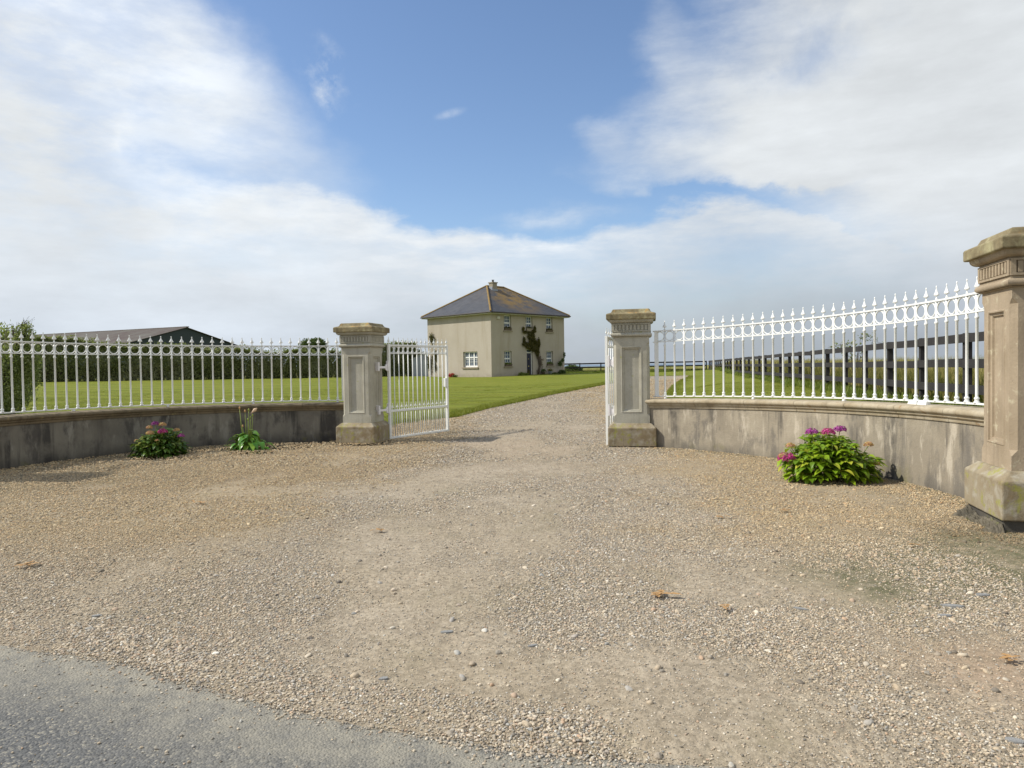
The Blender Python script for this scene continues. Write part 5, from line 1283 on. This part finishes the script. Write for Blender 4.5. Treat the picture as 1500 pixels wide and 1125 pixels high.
# ------------------------------------------------------------------ flowering plants at the foot of the walls
def leaf_shape(Lf, Wf, fold=.25, droop=.3, n=5):
    """ovate leaf along +X, folded on its midrib, drooping"""
    vs = []; fs = []
    for i in range(n + 1):
        t = i / n; w_ = Wf / 2 * math.sin(math.pi * min(1, t * .93 + .07) ** .8) * (1 if t < .98 else .1); z = -droop * Lf * t * t; x = Lf * t * (1 - .1 * droop * t)
        vs += [(x, -w_, z + fold * w_), (x, 0, z), (x, w_, z + fold * w_)]
    for i in range(n): a = 3 * i; fs += [(a, a + 3, a + 4, a + 1), (a + 1, a + 4, a + 5, a + 2)]
    return vs, fs
def hydrangea(x, y, label, heads, w_, h_, leafmat, nst, seed, dep=.8, L0=.115):
    random.seed(seed); z = zt1(x, y) + .02; t = empty('hydrangea', (x, y, z), label=label, cat='hydrangea', group='hydrangeas by the walls')
    b = MB(); st = MB()
    for i in range(nst):
        u = random.uniform(-1, 1); v = random.uniform(-1, 1); 
        if u * u + v * v > 1: continue
        hh = h_ * (1 - (abs(u) ** 2.2) * .62 - .3 * max(0, -v) ** 2) * random.uniform(.84, 1.0)
        tip = Vector((u * w_ / 2 * .9, v * w_ / 2 * dep, hh)); st.tube([(u * .15, v * .12, 0), (tip.x * .7, tip.y * .7, tip.z * .6), tip], .006, 5, .004)
        for lev in range(4):
            zc = tip.z - lev * .085
            if zc < .05: break
            c = Vector((tip.x * (1 - lev * .06), tip.y * (1 - lev * .06), zc)); a0 = random.uniform(0, 6.28); k = 4 if lev == 0 else 3
            for j in range(k):
                a = a0 + j * 2 * math.pi / k + random.uniform(-.3, .3); sL = L0 * random.uniform(.75, 1.25) * (.75 if lev == 0 else 1.)
                vs, fs = leaf_shape(sL, sL * .62, .3, random.uniform(.15, .6))
                Mt = Matrix.Translation(c) @ Matrix.Rotation(a, 4, 'Z') @ Matrix.Rotation(random.uniform(-.55, .25), 4, 'Y') @ Matrix.Rotation(random.uniform(-.3, .3), 4, 'X') @ Matrix.Translation((.015, 0, 0))
                b.raw([Mt @ Vector(q) for q in vs], fs)
    # skirt leaves to the ground
    for i in range(int(nst * 1.3)):
        a = random.uniform(math.pi, 2 * math.pi) if random.random() < .75 else random.uniform(0, math.pi); r = random.uniform(.8, 1.02)
        c = Vector((math.cos(a) * w_ / 2 * r, math.sin(a) * w_ / 2 * dep * r, random.uniform(.07, .30)))
        sL = L0 * random.uniform(.7, 1.15); vs, fs = leaf_shape(sL, sL * .62, .3, random.uniform(.2, .6))
        Mt = Matrix.Translation(c) @ Matrix.Rotation(a + random.uniform(-.7, .7), 4, 'Z') @ Matrix.Rotation(random.uniform(-.4, .35), 4, 'Y'); b.raw([Mt @ Vector(q) for q in vs], fs)
    b.build('foliage', leafmat, t, smooth=True); st.build('stems', M['stem'], t, smooth=True)
    for (hx_, hy_, hz_, r, mt) in heads:
        r = r * 1.12; n_ = 340; d = rng.normal(size=(n_, 3)); d /= np.linalg.norm(d, axis=1)[:, None]; d[:, 2] = np.where(d[:, 2] < -.2, -d[:, 2] * .6, d[:, 2])
        Pp = d * np.array([r, r, r * .78]) * rng.uniform(.86, 1.02, n_)[:, None]; V, Fq = leaf_quads(Pp, r * .24, outn=d * 1.6, elong=1.0)
        hd = np_mesh('flower_head', V, Fq, M[mt], parent=t); hd.location = (hx_, hy_, hz_)
        mb = MB(); mb.tube([(hx_ * .6, hy_ * .6, max(.05, hz_ - .3)), (hx_, hy_, hz_)], .005, 5); mb.build('flower_stalk', M['stem'], t)
    return t
sR = [(-.545, -.1, .30, .095, 'magenta'), (-.60, -.12, .335, .045, 'faded'), (-.20, 0, .60, .068, 'purple'), (-.02, -.05, .60, .072, 'magenta'), (.155, .02, .625, .068, 'purple'), (.47, -.05, .445, .050, 'faded'), (-.46, 0, .44, .05, 'faded'), (.44, -.3, .25, .035, 'faded')]
hydrangea(3.84, 8.72, 'bright green hydrangea with magenta heads against the sunlit right wall', sR, 1.10, .57, M['hyd'], 140, 3, L0=.118)
sL = [(-.05, -.05, .62, .06, 'purple'), (-.13, -.1, .56, .05, 'faded'), (.06, -.02, .60, .06, 'faded'), (-.05, -.25, .47, .06, 'faded'), (.16, -.22, .49, .075, 'magenta'), (.40, -.05, .40, .055, 'purple'), (.30, 0, .50, .05, 'faded'), (-.36, -.1, .33, .04, 'faded'), (.12, -.36, .36, .03, 'faded')]
hydrangea(-6.28, 12.72, 'dark green hydrangea with mixed faded and magenta heads by the shaded left wall', sL, .92, .52, M['hyd_dark'], 120, 5, L0=.10)
def lily(x, y):
    random.seed(9); z = zt1(x, y) + .02; t = empty('arum_lily', (x, y, z), label='leafy arum lily clump with tall seed stalks against the shaded left wall', cat='lily')
    b = MB(); st = MB()
    for i in range(105):
        a = random.uniform(0, 6.28); r = random.uniform(.03, .36); hh = random.uniform(.12, .44) * (1.15 - r * 1.7); c = Vector((r * math.cos(a) * 1.1, r * math.sin(a) * .8, max(.09, hh))); st.tube([(c.x * .2, c.y * .2, 0), (c.x * .7, c.y * .7, hh * .7), c], .007, 5, .005)
        Lf = random.uniform(.12, .20); vs, fs = leaf_shape(Lf, Lf * .58, .25, random.uniform(.3, .9), 6)
        Mt = Matrix.Translation(c) @ Matrix.Rotation(a + random.uniform(-.4, .4), 4, 'Z') @ Matrix.Rotation(random.uniform(-.3, .5), 4, 'Y') @ Matrix.Translation((-.03, 0, 0)); b.raw([Mt @ Vector(q) for q in vs], fs)
    b.build('foliage', M['lily'], t, smooth=True); st.build('stems', M['stem'], t, smooth=True)
    for (tx, tz) in ((-.13, .84), (-.08, .5), (-.03, .78), (.04, .80), (.02, .62), (.11, .70), (.07, .66)):
        q = MB(); q.tube([(tx * .3, 0, .05), (tx * .8, -.02, tz * .6), (tx, -.02, tz)], .009, 5, .005); o = q.build('flower_stalk', M['stem'], t, smooth=True)
        q = MB(); q.lathe([(.004, 0), (.014, .015), (.014, .04), (.004, .055)], 7, Matrix.Translation((tx, -.02, tz))); q.build('seed_head', M['faded'] if tx < 0 else M['stem'], o, smooth=True)
    q = MB(); Mt = Matrix.Translation((.10, -.02, .78)) @ Matrix.Rotation(R(50), 4, 'Y'); q.lathe([(.005, -.04), (.013, 0), (.022, .04), (.034, .075), (.018, .10), (.003, .13)], 9, Mt, sy=.6); q.build('flower', M['petal'], t, smooth=True)
lily(-4.98, 13.42)

# ------------------------------------------------------------------ small things lying on the gravel
def slab(px, py, Lg, Wd, rz, label, th=.004):
    x_, y_ = gp(px, py); z_ = float(zgrav(np.array(x_), np.array(y_)))
    b = MB(); k = 7; top = []; bot = []
    for i in range(k):
        a = 2 * math.pi * i / k; r = random.uniform(.75, 1.1); top.append((Lg / 2 * r * math.cos(a), Wd / 2 * r * math.sin(a), th)); bot.append((Lg / 2 * r * 1.04 * math.cos(a), Wd / 2 * r * 1.04 * math.sin(a), -.004))
    b.raw(top + bot, [tuple(range(k)), tuple(range(k, 2 * k))[::-1]] + [(i, i + k, (i + 1) % k + k, (i + 1) % k) for i in range(k)])
    o = b.build('slate_chip', M['slate_bit'], loc=(x_, y_, z_ + .004), rot=(random.uniform(-.06, .06), random.uniform(-.06, .06), rz)); return tag(o, label, 'stone', 'flat slate chips on the gravel')
slab(648, 938, .085, .035, .2, 'flat blue grey slate chip in the middle of the gravel')
slab(553, 1007, .05, .03, 0, 'small slate chip near the asphalt edge left of centre')
slab(775, 958, .06, .02, .4, 'narrow dark slate sliver right of the middle slate chip')
slab(1172, 905, .10, .03, -.5, 'pale grey slate flake in front of the hydrangea')
slab(1395, 900, .14, .05, -.4, 'long pale slate flake near the right edge of the gravel')
slab(1385, 914, .09, .04, -.3, 'short pale slate flake just below the long one')
slab(1440, 886, .09, .05, -.2, 'grey slate piece nearest the tan pillar')
slab(1488, 1102, .07, .04, -.5, 'blue grey slate chip in the bottom right corner')
slab(130, 912, .06, .035, .3, 'dark slate chip on the left gravel')
def dead_leaf(px, py, s, label):
    s = s * 1.35
    x_, y_ = gp(px, py); z_ = float(zgrav(np.array(x_), np.array(y_))); b = MB()
    for i in range(9):
        a = random.uniform(0, 6.28); r = random.uniform(0, s * .45); vs, fs = leaf_shape(s * random.uniform(.25, .5), s * random.uniform(.12, .22), .25, random.uniform(-.15, .15), 3)
        Mt = Matrix.Translation((r * math.cos(a), r * .5 * math.sin(a), random.uniform(.0, .006))) @ Matrix.Rotation(random.uniform(0, 6.28), 4, 'Z') @ Matrix.Rotation(random.uniform(-.08, .05), 4, 'Y'); b.raw([Mt @ Vector(q) for q in vs], fs)
    o = b.build('dead_leaf', M['dry'], loc=(x_, y_, z_ + .022)); return tag(o, label, 'dead leaves', 'dead brown leaves on the gravel')
dead_leaf(965, 887, .15, 'rusty brown clump of dead leaves at the centre right of the gravel')
dead_leaf(1055, 767, .10, 'brown dead leaves below the pale wall left of the hydrangea')
dead_leaf(1057, 908, .08, 'orange brown dead leaves to the right of the rusty clump')
dead_leaf(1148, 757, .10, 'brown dead leaves just in front of the bright hydrangea')
dead_leaf(1337, 814, .08, 'dark red dead leaf in front of the tan pillar')
dead_leaf(30, 841, .12, 'orange dead leaves on the gravel at the far left')
dead_leaf(288, 742, .12, 'small orange dead leaves in front of the left hydrangea')
dead_leaf(552, 786, .10, 'thin brown dead leaves left of the drive centre')
dead_leaf(1478, 985, .09, 'rusty dead leaves on the bare clay patch at the right')
